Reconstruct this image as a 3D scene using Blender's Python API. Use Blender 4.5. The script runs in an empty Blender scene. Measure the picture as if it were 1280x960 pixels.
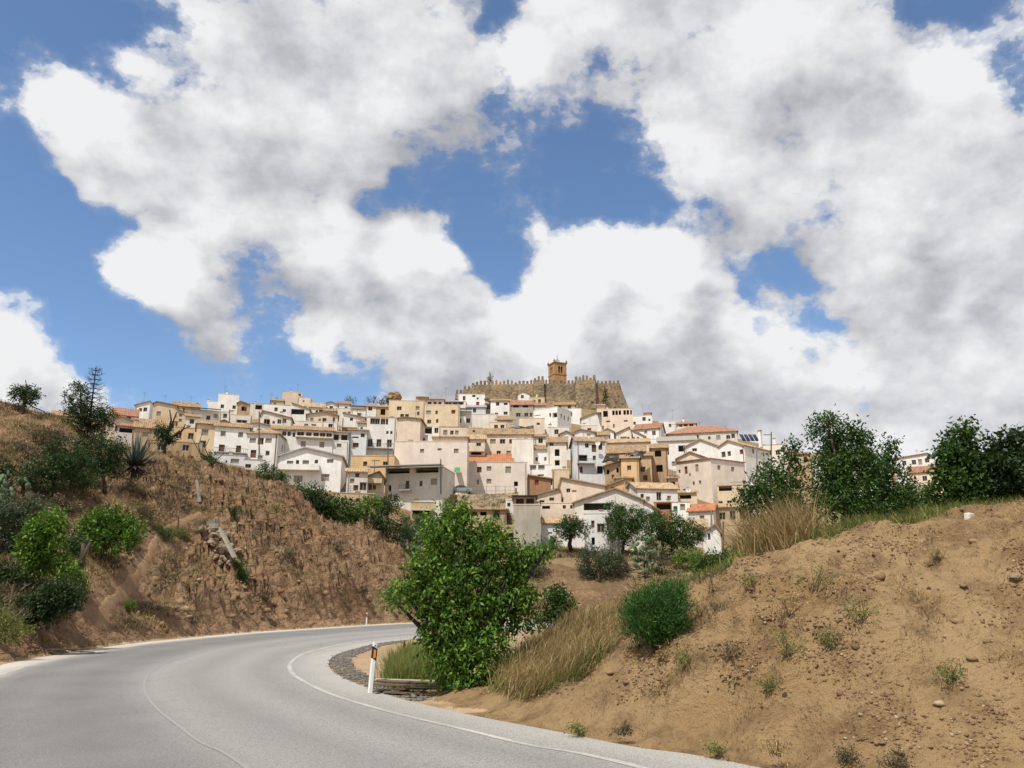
import bpy, math, random
import numpy as np
from mathutils import Vector, Matrix

SC = bpy.context.scene
COL = SC.collection
R = math.radians
rng = np.random.default_rng(7)
random.seed(7)

# ------------------------------------------------------------------ camera
F, CX, CY, CZ = 1000.0, 640.0, 480.0, 1.8
PITCH = math.atan(272.0 / F)
cP, sP = math.cos(PITCH), math.sin(PITCH)
cam_data = bpy.data.cameras.new('camera')
cam_data.sensor_width = 36.0
cam_data.lens = 36.0 * F / 1280.0
cam_data.clip_end = 20000.0
cam = bpy.data.objects.new('camera', cam_data)
cam.location = (0, 0, CZ)
cam.rotation_euler = (math.pi / 2 + PITCH, 0, 0)
COL.objects.link(cam)
SC.camera = cam

# ------------------------------------------------------------------ view
SC.view_settings.view_transform = 'Standard'
SC.view_settings.look = 'None'
SC.view_settings.gamma = 1.0
SC.view_settings.use_curve_mapping = False
SC.view_settings.exposure = 0.02
SC.cycles.max_bounces = 5
SC.cycles.diffuse_bounces = 2
SC.cycles.glossy_bounces = 2
SC.cycles.transmission_bounces = 2
SC.cycles.transparent_max_bounces = 4
SC.cycles.use_denoising = True


def ray(px, py):
    u, v = (px - CX) / F, (CY - py) / F
    return np.array([u, cP - v * sP, sP + v * cP])


def at_depth(px, py, Y):
    d = ray(px, py)
    t = Y / d[1]
    return np.array([d[0] * t, Y, CZ + d[2] * t])


def on_plane(px, py, z=0.0):
    d = ray(px, py)
    t = (z - CZ) / d[2]
    return np.array([d[0] * t, d[1] * t, z])


# ------------------------------------------------------------------ sun and sky
SUN_EL, SUN_AZ = R(60), R(212)           # azimuth clockwise from +Y: behind the camera, on the left
to_sun = Vector((math.sin(SUN_AZ) * math.cos(SUN_EL), math.cos(SUN_AZ) * math.cos(SUN_EL), math.sin(SUN_EL)))
sun_data = bpy.data.lights.new('sun', 'SUN')
sun_data.energy = 4.9
sun_data.angle = R(0.55)
sun_data.color = (1.0, 0.955, 0.87)
sun = bpy.data.objects.new('sun', sun_data)
sun.rotation_euler = to_sun.to_track_quat('Z', 'Y').to_euler()
sun.location = (-30, -30, 60)
COL.objects.link(sun)

world = bpy.data.worlds.new('World')
SC.world = world
world.use_nodes = True
WN, WL = world.node_tree.nodes, world.node_tree.links
WN.clear()


class NB:
    """small helper for building node trees"""
    def __init__(self, tree):
        self.t, self.n, self.l = tree, tree.nodes, tree.links

    def put(self, sock, v):
        if v is None:
            return
        if hasattr(v, 'is_linked') or hasattr(v, 'links'):
            self.l.new(v, sock)
        else:
            sock.default_value = v

    def math(self, op, a, b=None, c=None, clamp=False):
        n = self.n.new('ShaderNodeMath'); n.operation = op; n.use_clamp = clamp
        for i, v in enumerate((a, b, c)):
            if v is not None:
                self.put(n.inputs[i], v)
        return n.outputs[0]

    def vmath(self, op, a, b=None, scale=None):
        n = self.n.new('ShaderNodeVectorMath'); n.operation = op
        self.put(n.inputs[0], a)
        if b is not None:
            self.put(n.inputs[1], b)
        if scale is not None:
            self.put(n.inputs['Scale'], scale)
        return n.outputs['Value'] if op in ('DOT_PRODUCT', 'LENGTH') else n.outputs['Vector']

    def noise(self, vec, scale, detail=4, rough=0.55, dist=0.0, out=0, lac=2.0):
        n = self.n.new('ShaderNodeTexNoise')
        if vec is not None:
            self.put(n.inputs['Vector'], vec)
        n.inputs['Scale'].default_value = scale
        n.inputs['Detail'].default_value = detail
        n.inputs['Roughness'].default_value = rough
        n.inputs['Distortion'].default_value = dist
        n.inputs['Lacunarity'].default_value = lac
        return n.outputs[out]

    def ramp(self, fac, stops, interp='LINEAR'):
        n = self.n.new('ShaderNodeValToRGB'); n.color_ramp.interpolation = interp
        e = n.color_ramp.elements
        while len(e) < len(stops):
            e.new(0.5)
        for el, (p, c) in zip(e, stops):
            el.position = p
            el.color = (c, c, c, 1) if isinstance(c, (int, float)) else (*c[:3], 1)
        self.put(n.inputs[0], fac)
        return n.outputs[0]

    def mix(self, fac, a, b, blend='MIX'):
        n = self.n.new('ShaderNodeMix'); n.data_type = 'RGBA'; n.blend_type = blend
        self.put(n.inputs[0], fac)
        self.put(n.inputs[6], a if not isinstance(a, tuple) else (*a[:3], 1))
        self.put(n.inputs[7], b if not isinstance(b, tuple) else (*b[:3], 1))
        return n.outputs[2]


# cloud layout: (pixel x, pixel y, radius in pixels, weight); negative = blue gap, positive = thick cloud
CLOUDS = [
    (10, 45, 85, -1.3), (100, 10, 55, -1.0), (170, 25, 40, .5), (60, 130, 55, 0.9), (140, 150, 70, .6),
    (20, 240, 55, -1.2), (75, 270, 60, -1.0), (30, 320, 60, -1.2), (110, 350, 45, -.7), (150, 265, 40, -.6),
    (130, 415, 50, -.9), (25, 425, 60, 1.0), (128, 318, 24, 0.9), (210, 345, 55, 1.0), (290, 350, 45, -.8),
    (395, 252, 30, -.7), (240, 475, 85, -.75), (150, 480, 40, -.6), (350, 480, 55, -.6), (440, 488, 45, -.5), (60, 495, 40, .5), (250, 420, 60, .5),
    (520, 262, 50, -1.0), (585, 255, 46, -1.0), (480, 246, 28, -.8), (640, 300, 50, -1.1), (710, 225, 46, -1.1), (790, 222, 42, -1.1), (645, 360, 38, -1.0),
    (725, 285, 40, -.5), (692, 272, 20, .9), (850, 180, 30, .3), (800, 265, 30, -.7), (845, 250, 22, -.6),
    (915, 300, 36, -1.1), (990, 332, 40, -1.15), (945, 365, 30, -.9), (1015, 395, 30, -.8), (880, 270, 25, -.5),
    (1190, 35, 50, -1.0), (1250, 25, 40, -.8), (1145, 15, 30, -.6), (1172, 290, 14, -.8),
    (620, 8, 25, -.9), (775, 350, 20, -.7),
    (460, 130, 150, .40), (250, 170, 110, .35), (900, 110, 170, .40), (1180, 190, 130, .42), (1150, 430, 160, .5),
    (470, 330, 80, .6), (440, 265, 35, .6), (560, 400, 80, .6), (820, 390, 100, .65), (735, 320, 30, .6), (850, 310, 40, .5), (300, 280, 40, .4), (390, 420, 40, .3),
    (200, 60, 30, -.45), (350, 40, 35, -.2), (700, 150, 30, -.15), (1040, 250, 35, -.3), (1100, 330, 30, -.25), (1240, 120, 35, -.25), (1060, 130, 30, -.2),
    (200, 260, 35, -.35), (350, 220, 30, -.2), (1080, 500, 35, -.15), (900, 450, 30, -.15), (330, 330, 30, -.3),
]


def cloud_group():
    g = bpy.data.node_groups.new('cloud_density', 'ShaderNodeTree')
    g.interface.new_socket('Vector', in_out='INPUT', socket_type='NodeSocketVector')
    g.interface.new_socket('Density', in_out='OUTPUT', socket_type='NodeSocketFloat')
    g.interface.new_socket('Smooth', in_out='OUTPUT', socket_type='NodeSocketFloat')
    b = NB(g)
    gi, go = g.nodes.new('NodeGroupInput'), g.nodes.new('NodeGroupOutput')
    v = gi.outputs[0]
    st = b.vmath('MULTIPLY', v, (1.0, 1.0, 1.35))
    wv = b.noise(st, 5.0, 2, 0.55, out=1)
    wv = b.vmath('SCALE', b.vmath('SUBTRACT', wv, (0.5, 0.5, 0.5)), scale=0.15)
    wv2 = b.noise(st, 19.0, 2, 0.55, out=1)
    wv2 = b.vmath('SCALE', b.vmath('SUBTRACT', wv2, (0.5, 0.5, 0.5)), scale=0.055)
    d = b.vmath('NORMALIZE', b.vmath('ADD', v, b.vmath('ADD', wv, wv2)))
    acc = 0.30
    for px, py, r, w in CLOUDS:
        c = ray(px, py); c /= np.linalg.norm(c)
        s = r / F * 0.85
        dot = b.vmath('DOT_PRODUCT', d, tuple(c))
        k = 1.0 / (s * s)
        e = b.math('EXPONENT', b.math('MULTIPLY_ADD', dot, k, -k))
        acc = b.math('MULTIPLY_ADD', e, w * .54, acc)
    n1 = b.noise(st, 4.6, 7, 0.58)
    n2 = b.noise(st, 15.0, 5, 0.62)
    bil = b.math('ABSOLUTE', b.math('SUBTRACT', b.noise(st, 26.0, 3, 0.55), 0.5))     # billows
    sm = b.math('MULTIPLY_ADD', b.math('SUBTRACT', b.noise(st, 5.2, 3, 0.5), 0.5), 2.3, acc)
    sm = b.math('MULTIPLY_ADD', b.math('SUBTRACT', n2, 0.5), 0.42, sm)
    sm = b.math('MULTIPLY_ADD', bil, -0.35, sm)
    acc = b.math('MULTIPLY_ADD', b.math('SUBTRACT', n1, 0.5), 1.9, acc)
    acc = b.math('MULTIPLY_ADD', b.math('SUBTRACT', n2, 0.5), 1.05, acc)
    acc = b.math('MULTIPLY_ADD', bil, -0.55, acc)
    b.l.new(acc, go.inputs[0]); b.l.new(sm, go.inputs[1])
    return g


def build_world():
    b = NB(world.node_tree)
    tc = WN.new('ShaderNodeTexCoord')
    d = b.vmath('NORMALIZE', tc.outputs['Generated'])
    sky = WN.new('ShaderNodeTexSky')
    sky.sky_type = 'NISHITA'; sky.sun_disc = False
    sky.sun_elevation = SUN_EL; sky.sun_rotation = SUN_AZ
    sky.altitude = 900; sky.air_density = 1.0; sky.dust_density = 0.6; sky.ozone_density = 2.2
    grp = cloud_group()

    def dens(vec):
        n = WN.new('ShaderNodeGroup'); n.node_tree = grp
        WL.new(vec, n.inputs[0]); return n.outputs[0], n.outputs[1]
    d0, s0 = dens(d)
    d1, s1 = dens(b.vmath('ADD', d, (-0.03, -0.006, 0.065)))
    alpha = b.ramp(b.math('ADD', d0, 0.2), [(0.0, 0.0), (0.13, 0.06), (0.2, .16), (0.29, .62), (0.42, 1.0)], 'EASE')
    # sunlit tops: less cloud on the side of the sun
    near = b.math('MULTIPLY_ADD', b.math('SUBTRACT', d0, d1), 0.55, b.math('MULTIPLY', b.math('SUBTRACT', s0, s1), 0.72))
    lit = b.math('MULTIPLY_ADD', near, 1.0, 0.72)
    lit = b.math('MULTIPLY_ADD', b.math('MAXIMUM', s1, 0.0), -0.21, lit, clamp=True)
    ccol = b.ramp(lit, [(0.0, (3.4, 3.48, 3.8)), (0.3, (4.4, 4.46, 4.75)), (0.6, (5.6, 5.62, 5.8)), (1.0, (7.0, 7.02, 7.1))])
    # ramp colours are limited to [0, 1] in some paths, so the value is scaled here
    skyc = b.vmath('MULTIPLY', sky.outputs[0], (1.12, 1.22, 1.28))
    mixc = b.mix(alpha, skyc, ccol)
    bg = WN.new('ShaderNodeBackground'); bg.inputs['Strength'].default_value = 0.123
    WL.new(mixc, bg.inputs['Color'])
    out = WN.new('ShaderNodeOutputWorld')
    WL.new(bg.outputs[0], out.inputs['Surface'])
    world.cycles.sampling_method = 'MANUAL'
    world.cycles.sample_map_resolution = 512


build_world()


# ------------------------------------------------------------------ mesh helpers
def link(o, parent=None):
    COL.objects.link(o)
    if parent is not None:
        o.parent = parent
    return o


def tag(o, label=None, cat=None, group=None, kind=None):
    if label: o['label'] = label
    if cat: o['category'] = cat
    if group: o['group'] = group
    if kind: o['kind'] = kind
    return o


def np_mesh(name, V, Fc, smooth=False):
    """Fc: (n,3) or (n,4) int array"""
    V = np.asarray(V, np.float32); Fc = np.asarray(Fc, np.int32)
    me = bpy.data.meshes.new(name)
    n, k = Fc.shape
    me.vertices.add(len(V)); me.vertices.foreach_set('co', V.ravel())
    me.loops.add(n * k); me.loops.foreach_set('vertex_index', Fc.ravel())
    me.polygons.add(n); me.polygons.foreach_set('loop_start', np.arange(0, n * k, k, dtype=np.int32))
    me.update(calc_edges=True)
    if smooth:
        me.polygons.foreach_set('use_smooth', np.ones(n, bool))
    return me


class MB:
    """collects faces; build() links them as ONE mesh object"""
    def __init__(self):
        self.v, self.f = [], []

    def face(self, pts):
        i = len(self.v)
        self.v += [tuple(p) for p in pts]
        self.f.append(tuple(range(i, i + len(pts))))

    def prism(self, bot, top):
        n = len(bot); i = len(self.v)
        self.v += [tuple(p) for p in bot] + [tuple(p) for p in top]
        self.f.append(tuple(range(i + n - 1, i - 1, -1)))
        self.f.append(tuple(range(i + n, i + 2 * n)))
        for k in range(n):
            a, b = k, (k + 1) % n
            self.f.append((i + a, i + b, i + n + b, i + n + a))

    def box(self, x0, x1, y0, y1, z0, z1, M=None):
        b = [(x0, y0, z0), (x1, y0, z0), (x1, y1, z0), (x0, y1, z0)]
        t = [(x, y, z1) for x, y, _ in b]
        if M is not None:
            b = [M @ Vector(p) for p in b]; t = [M @ Vector(p) for p in t]
        self.prism(b, t)

    def tube(self, pts, rad, n=6):
        pts = [Vector(p) for p in pts]
        if not hasattr(rad, '__len__'):
            rad = [rad] * len(pts)
        i0 = len(self.v)
        up = Vector((0.13, 0.37, 0.92))
        for k, p in enumerate(pts):
            t = (pts[min(k + 1, len(pts) - 1)] - pts[max(k - 1, 0)]).normalized()
            a = t.cross(up)
            if a.length < 1e-3: a = t.cross(Vector((1, 0, 0)))
            a.normalize(); c = t.cross(a)
            for j in range(n):
                w = 2 * math.pi * j / n
                self.v.append(tuple(p + (a * math.cos(w) + c * math.sin(w)) * rad[k]))
        for k in range(len(pts) - 1):
            for j in range(n):
                a, b2 = i0 + k * n + j, i0 + k * n + (j + 1) % n
                self.f.append((a, b2, b2 + n, a + n))
        self.f.append(tuple(range(i0 + n - 1, i0 - 1, -1)))
        e = i0 + (len(pts) - 1) * n
        self.f.append(tuple(range(e, e + n)))

    def mesh(self, name):
        me = bpy.data.meshes.new(name)
        me.from_pydata(self.v, [], self.f)
        me.update()
        return me

    def build(self, name, mat, parent=None, smooth=False):
        me = self.mesh(name)
        if smooth:
            for p in me.polygons: p.use_smooth = True
        o = bpy.data.objects.new(name, me)
        if mat is not None:
            me.materials.append(mat)
        return link(o, parent)


def empty(name, loc, rz=0.0):
    o = bpy.data.objects.new(name, None)
    o.empty_display_size = 0.3
    o.location = tuple(float(c) for c in loc); o.rotation_euler = (0, 0, rz)
    return link(o)


# ------------------------------------------------------------------ numpy noise
_H = rng.random((256, 256))


def vnoise(x, y):
    xi = np.floor(x).astype(int); yi = np.floor(y).astype(int)
    xf = x - xi; yf = y - yi
    xf = xf * xf * (3 - 2 * xf); yf = yf * yf * (3 - 2 * yf)
    a = _H[xi & 255, yi & 255]; b = _H[(xi + 1) & 255, yi & 255]
    c = _H[xi & 255, (yi + 1) & 255]; d = _H[(xi + 1) & 255, (yi + 1) & 255]
    return (a * (1 - xf) + b * xf) * (1 - yf) + (c * (1 - xf) + d * xf) * yf - 0.5


def fbm(x, y, oct=4, gain=0.5):
    s, a = 0.0, 1.0
    for o in range(oct):
        s = s + a * vnoise(x * 2 ** o + 17.3 * o, y * 2 ** o + 5.1 * o)
        a *= gain
    return s


def ridged(x, y, oct=3):
    s, a = 0.0, 1.0
    for o in range(oct):
        s = s + a * (0.5 - 2 * np.abs(vnoise(x * 2 ** o + 31.7 * o, y * 2 ** o + 11.9 * o)))
        a *= 0.5
    return s


# ------------------------------------------------------------------ materials
MATS = {}


def newmat(name):
    m = bpy.data.materials.new(name); m.use_nodes = True
    m.node_tree.nodes.clear()
    return m, NB(m.node_tree)


def finish(m, b, color, rough=0.9, bump=None, bdist=0.02, spec=0.2, extra=None, metal=0.0, bstr=1.0):
    p = b.n.new('ShaderNodeBsdfPrincipled')
    b.put(p.inputs['Base Color'], color if not isinstance(color, tuple) else (*color[:3], 1))
    b.put(p.inputs['Roughness'], rough)
    p.inputs['Specular IOR Level'].default_value = spec
    p.inputs['Metallic'].default_value = metal
    if bump is not None:
        bn = b.n.new('ShaderNodeBump'); bn.inputs['Distance'].default_value = bdist
        bn.inputs['Strength'].default_value = bstr
        b.l.new(bump, bn.inputs['Height']); b.l.new(bn.outputs[0], p.inputs['Normal'])
    o = b.n.new('ShaderNodeOutputMaterial')
    sh = p.outputs[0]
    if extra is not None:
        sh = extra(p)
    b.l.new(sh, o.inputs['Surface'])
    return m


def wpos(b):
    return b.n.new('ShaderNodeNewGeometry').outputs['Position']


def plaster(name, col, stain=0.35):
    m, b = newmat(name)
    P = wpos(b)
    rnd = b.n.new('ShaderNodeObjectInfo').outputs['Random']
    n1 = b.noise(P, 0.45, 6, 0.65)
    st = b.noise(b.vmath('MULTIPLY', P, (1.6, 1.6, 0.22)), 1.0, 5, 0.6)
    n3 = b.noise(P, 6.0, 3, 0.6)
    c = Vector(col)
    dark = tuple(c * 0.76)
    dirt = (c[0] * .60, c[1] * .52, c[2] * .42)
    k = b.mix(b.ramp(n1, [(0.35, 0.0), (0.75, 1.0)]), col, dark)
    k = b.mix(b.math('MULTIPLY', b.ramp(st, [(0.48, 0.0), (0.70, 1.0)]), stain * .85), k, dirt)
    k = b.mix(b.math('MULTIPLY', b.ramp(n3, [(0.55, 0.0), (0.8, 1.0)]), 0.3), k, dirt)
    hsv = b.n.new('ShaderNodeHueSaturation')
    b.l.new(k, hsv.inputs['Color'])
    b.l.new(b.math('MULTIPLY_ADD', rnd, 0.16, 0.90), hsv.inputs['Value'])
    return finish(m, b, hsv.outputs[0], 0.92, b.noise(P, 9.0, 4, 0.6), 0.03, 0.15)


def simple(name, col, rough=0.7, var=0.25, scale=2.0, metal=0.0, spec=0.3, bump=0.01):
    m, b = newmat(name)
    P = wpos(b)
    n = b.noise(P, scale, 5, 0.6)
    c = b.mix(b.ramp(n, [(0.3, 0.0), (0.72, 1.0)]), col, tuple(x * (1 - var) for x in col))
    return finish(m, b, c, rough, b.noise(P, scale * 6, 3), bump, spec, metal=metal)


def tile_mat(name, a, c2, dark):
    m, b = newmat(name)
    P = wpos(b)
    v = b.n.new('ShaderNodeTexVoronoi'); v.inputs['Scale'].default_value = 2.6
    b.l.new(P, v.inputs['Vector'])
    sep = b.n.new('ShaderNodeSeparateColor'); b.l.new(v.outputs['Color'], sep.inputs[0])
    k = b.mix(sep.outputs[0], a, c2)
    k = b.mix(b.math('MULTIPLY', b.ramp(b.noise(P, 0.8, 6, 0.65), [(0.42, 0.0), (0.7, 1.0)]), 0.8), k, dark)
    k = b.mix(b.math('MULTIPLY', b.ramp(sep.outputs[1], [(0.75, 0.0), (0.95, 1.0)]), 0.6), k, tuple(x * 0.45 for x in dark))
    return finish(m, b, k, 0.9, b.noise(P, 8, 3), 0.03, 0.15)


W_ = plaster('plaster_white', (0.84, 0.82, 0.78), 0.30)
MATS.update(
    W=W_, V=plaster('plaster_offwhite', (0.74, 0.69, 0.61), 0.4),
    C=plaster('plaster_cream', (0.70, 0.57, 0.40), 0.35), P=plaster('plaster_pink_beige', (0.74, 0.615, 0.49), 0.3),
    K=plaster('plaster_pale_pink', (0.80, 0.70, 0.60), 0.25), T=plaster('plaster_tan', (0.56, 0.42, 0.27), 0.6),
    G=plaster('plaster_grey', (0.46, 0.42, 0.35), 0.6), O=plaster('plaster_ochre', (0.66, 0.46, 0.26), 0.4),
    L=plaster('plaster_bluish_white', (0.72, 0.73, 0.75), 0.25), A=plaster('plaster_lilac', (0.60, 0.55, 0.54), 0.25),
    U=plaster('render_ruined', (0.47, 0.34, 0.21), 0.9), B=plaster('brick_wall', (0.40, 0.23, 0.13), 0.7),
    tile=tile_mat('tile_ochre', (0.40, 0.27, 0.155), (0.31, 0.205, 0.12), (0.20, 0.14, 0.09)),
    tile2=tile_mat('tile_pale_ochre', (0.50, 0.36, 0.21), (0.40, 0.28, 0.165), (0.28, 0.20, 0.125)),
    tiler=tile_mat('tile_terracotta', (0.38, 0.19, 0.12), (0.31, 0.165, 0.11), (0.22, 0.13, 0.09)),
    tileo=tile_mat('tile_new_orange', (0.46, 0.19, 0.095), (0.40, 0.17, 0.085), (0.34, 0.15, 0.08)),
    slab=simple('concrete_slab', (0.42, 0.40, 0.37), 0.9, 0.3),
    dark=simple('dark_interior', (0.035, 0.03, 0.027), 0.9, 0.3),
    shutter=simple('roller_shutter', (0.40, 0.36, 0.30), 0.7, 0.2),
    brownwood=simple('brown_wood', (0.16, 0.075, 0.035), 0.6, 0.4),
    orangewood=simple('orange_wood', (0.38, 0.17, 0.06), 0.6, 0.3),
    redpaint=simple('red_paint', (0.33, 0.04, 0.03), 0.5, 0.25),
    greenpaint=simple('green_paint', (0.06, 0.24, 0.10), 0.6, 0.25),
    frame=simple('window_frame_pale', (0.40, 0.35, 0.28), 0.6, 0.35),
    iron=simple('iron', (0.05, 0.05, 0.05), 0.5, 0.3, spec=0.5),
    steel=simple('galvanised_steel', (0.30, 0.30, 0.30), 0.45, 0.2, metal=0.6),
    wood=simple('weathered_wood', (0.16, 0.11, 0.075), 0.85, 0.5),
    concrete=simple("old_concrete", (0.40, 0.35, 0.27), 0.95, 0.35, scale=4, bump=0.03),
    tarp=simple('black_tarpaulin', (0.02, 0.02, 0.022), 0.45, 0.4, spec=0.4),
    metalroof=simple('metal_roof', (0.36, 0.36, 0.36), 0.5, 0.25),
)


def glass_mat():
    m, b = newmat('window_glass')
    P = wpos(b)
    c = b.mix(b.noise(P, 1.3, 2), (0.012, 0.011, 0.010), (0.05, 0.04, 0.032))
    return finish(m, b, c, 0.3, None, spec=0.2)


MATS['glass'] = glass_mat()
# ------------------------------------------------------------------ terrain
def feature(rows, zero=False):
    """rows (px, py, depth) -> sorted arrays u, depth, z   (u = X / Y)"""
    P = [at_depth(*r) for r in rows]
    P = np.array(sorted(P, key=lambda p: p[0] / p[1]))
    return P[:, 0] / P[:, 1], P[:, 1], P[:, 2]


def plane_feature(pix, world_pts=()):
    P = [on_plane(*p) for p in pix] + [np.array([x, y, 0.0]) for x, y in world_pts]
    P = np.array(sorted(P, key=lambda p: p[0] / p[1]))
    return P[:, 0] / P[:, 1], P[:, 1], P[:, 2]


f_verge = plane_feature([(-200, 866), (0, 831), (100, 814), (160, 805), (320, 790), (400, 785), (500, 779)],
                        [(-3, 78), (6, 86), (20, 90), (40, 93), (80, 95)])
f_foot = feature([(-200, 800, 23), (0, 790, 26), (60, 780, 29.5), (130, 774, 36), (170, 768, 42), (200, 758, 46), (240, 738, 49.5), (300, 722, 55),
                  (360, 724, 61), (420, 728, 67), (480, 733, 74), (520, 745, 79), (560, 758, 85), (620, 752, 90), (700, 743, 93), (800, 738, 95), (950, 735, 96), (1300, 730, 99)])
f_shelf = feature([(-200, 640, 38), (0, 675, 37), (60, 668, 41), (130, 662, 47), (170, 655, 50), (200, 650, 53), (240, 650, 57), (300, 645, 64),
                   (360, 655, 70), (420, 682, 75), (480, 700, 80), (520, 725, 84), (560, 746, 89), (620, 735, 94), (700, 724, 97), (800, 720, 98), (950, 720, 100), (1300, 715, 103)])
f_crest = feature([(-200, 470, 60), (0, 508, 61), (30, 512, 62), (60, 521, 63), (90, 535, 64), (130, 556, 65), (165, 568, 66), (200, 578, 68), (250, 591, 72), (300, 598, 76), (340, 606, 79),
                   (360, 613, 80), (382, 637, 81), (395, 653, 82), (420, 656, 83), (452, 657, 84), (482, 677, 86), (502, 697, 88), (540, 716, 91), (580, 720, 96),
                   (640, 712, 99), (700, 700, 101), (800, 702, 103), (950, 706, 105), (1300, 700, 108)])
f_back = feature([(-200, 520, 98), (0, 552, 98), (100, 575, 98), (200, 606, 98), (300, 625, 100), (360, 640, 101), (400, 645, 101), (450, 643, 102), (500, 655, 104), (560, 690, 105),
                  (640, 695, 107), (700, 691, 108), (760, 688, 108), (850, 694, 109), (950, 697, 110), (1300, 690, 113)])
f_town = feature([(-200, 520, 122), (0, 550, 122), (100, 562, 122), (200, 588, 121), (300, 606, 120), (360, 610, 118), (430, 616, 117), (500, 640, 116), (560, 655, 116),
                  (640, 684, 115), (760, 684, 115), (850, 690, 116), (950, 690, 118), (1100, 680, 122), (1300, 670, 124)])
f_top = feature([(-200, 535, 285), (0, 533, 285), (60, 528, 285), (200, 514, 285), (300, 511, 285), (400, 509, 285), (500, 508, 285), (580, 503, 285), (680, 503, 285),
                 (780, 517, 285), (850, 533, 285), (940, 553, 285), (1010, 566, 285), (1150, 588, 285), (1300, 592, 285)])
LEFT = [f_verge, f_foot, f_shelf, f_crest, f_back, f_town, f_top]


def interp_profile(u, d, feats, extra_far):
    D = [np.full_like(u, 1.0)]; Z = [np.zeros_like(u)]
    for fu, fd, fz in feats:
        D.append(np.interp(u, fu, fd)); Z.append(np.interp(u, fu, fz))
    for k in range(2, len(D)):
        D[k] = np.maximum(D[k], D[k - 1] + 0.15)
    for dd, dz, zabs in extra_far:
        D.append(D[-1] + dd)
        Z.append(np.full_like(u, zabs) if zabs is not None else Z[-1] + dz)
    h = np.zeros_like(u)
    for k in range(len(D) - 1):
        t = (d - D[k]) / (D[k + 1] - D[k])
        m = (t >= 0) & (t <= 1)
        h = np.where(m, Z[k] + (Z[k + 1] - Z[k]) * t, h)
    return np.where(d > D[-1], Z[-1], h)


def hL(u, d):
    return interp_profile(u, d, LEFT, [(25, -1.0, None), (80, -14, None), (500, 0, -6.0)])


r_edge = plane_feature([(535, 882), (550, 885), (600, 896), (700, 915), (800, 935), (940, 957), (1100, 980), (1280, 1003), (1500, 1030)])
r_foot = feature([(535, 876, 14.3), (560, 880, 14.1), (600, 888, 13.7), (700, 903, 12.3), (800, 920, 11.2), (940, 940, 10.0), (1100, 955, 9.3), (1280, 970, 8.8), (1500, 990, 8.3)])
r_face = feature([(535, 872, 15), (560, 873, 15.1), (600, 872, 15.0), (640, 862, 15), (700, 850, 14.6), (780, 828, 13.6), (850, 800, 13.0), (900, 785, 12.6), (960, 770, 12.2), (1060, 750, 11.6), (1200, 735, 11.0), (1280, 728, 10.8), (1500, 700, 10.2)])
r_crest = feature([(535, 868, 15.8), (560, 866, 16.0), (600, 856, 16.5), (640, 838, 17), (700, 806, 17), (780, 772, 16.6), (850, 752, 16), (900, 724, 15.4), (960, 694, 15), (1000, 683, 14.8), (1060, 669, 14.6), (1120, 660, 14.4), (1200, 645, 14.2), (1280, 632, 14), (1500, 600, 13.5)])
r_plateau = feature([(535, 866, 17), (560, 862, 17.6), (600, 850, 18.5), (640, 832, 20), (700, 796, 21), (780, 768, 21), (850, 745, 22), (900, 728, 23), (960, 704, 24), (1000, 696, 24), (1060, 686, 25), (1200, 664, 25), (1280, 654, 25), (1500, 630, 25)])


def hR(u, d):
    h = interp_profile(u, d, [r_edge, r_foot, r_face, r_crest, r_plateau], [(14, 0, -0.3)])
    lo = np.interp(u, [-0.105, -0.075], [0.0, 1.0])
    return np.where(h > 0, h * lo, h)


# road edges (world x, y)
INNER = [(16, -8), (10, -1.5), (6.4, 3.6), tuple(on_plane(940, 957)[:2]), tuple(on_plane(800, 935)[:2]), tuple(on_plane(700, 915)[:2]), tuple(on_plane(600, 896)[:2]),
         tuple(on_plane(550, 885)[:2]), tuple(on_plane(500, 873)[:2]), tuple(on_plane(455, 858)[:2]), tuple(on_plane(425, 845)[:2]), tuple(on_plane(411, 832)[:2]),
         tuple(on_plane(417, 820)[:2]), tuple(on_plane(440, 812)[:2]), tuple(on_plane(480, 803)[:2]), (-3.6, 45), (0.5, 56), (7, 66), (18, 73), (34, 77), (60, 79)]
OUTER = [(6, -14), (1.5, -6), (-1.6, -1.5), (-4.9, 3.5), (-8.7, 10), (-11.9, 16.5), tuple(on_plane(0, 831)[:2]), tuple(on_plane(100, 814)[:2]), tuple(on_plane(160, 805)[:2]), tuple(on_plane(240, 797)[:2]), tuple(on_plane(320, 790)[:2]),
         tuple(on_plane(400, 785)[:2]), tuple(on_plane(500, 779)[:2]), (-3, 76), (6, 84), (20, 88), (40, 91), (66, 93)]


def resample(pts, n):
    P = np.array(pts, float)
    # Catmull-Rom
    out = []
    Q = np.vstack([2 * P[0] - P[1], P, 2 * P[-1] - P[-2]])
    for i in range(1, len(Q) - 2):
        p0, p1, p2, p3 = Q[i - 1], Q[i], Q[i + 1], Q[i + 2]
        for t in np.linspace(0, 1, 12, endpoint=False):
            out.append(0.5 * ((2 * p1) + (-p0 + p2) * t + (2 * p0 - 5 * p1 + 4 * p2 - p3) * t * t + (-p0 + 3 * p1 - 3 * p2 + p3) * t ** 3))
    out.append(P[-1]); out = np.array(out)
    for _ in range(6):
        out[1:-1] = (out[:-2] + 2 * out[1:-1] + out[2:]) / 4
    s = np.concatenate([[0], np.cumsum(np.linalg.norm(np.diff(out, axis=0), axis=1))])
    ss = np.linspace(0, s[-1], n)
    return np.column_stack([np.interp(ss, s, out[:, k]) for k in range(2)])


NR = 240
IN_, OUT_ = resample(INNER, NR), resample(OUTER, NR)
_poly = np.vstack([IN_, OUT_[::-1]])


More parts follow.
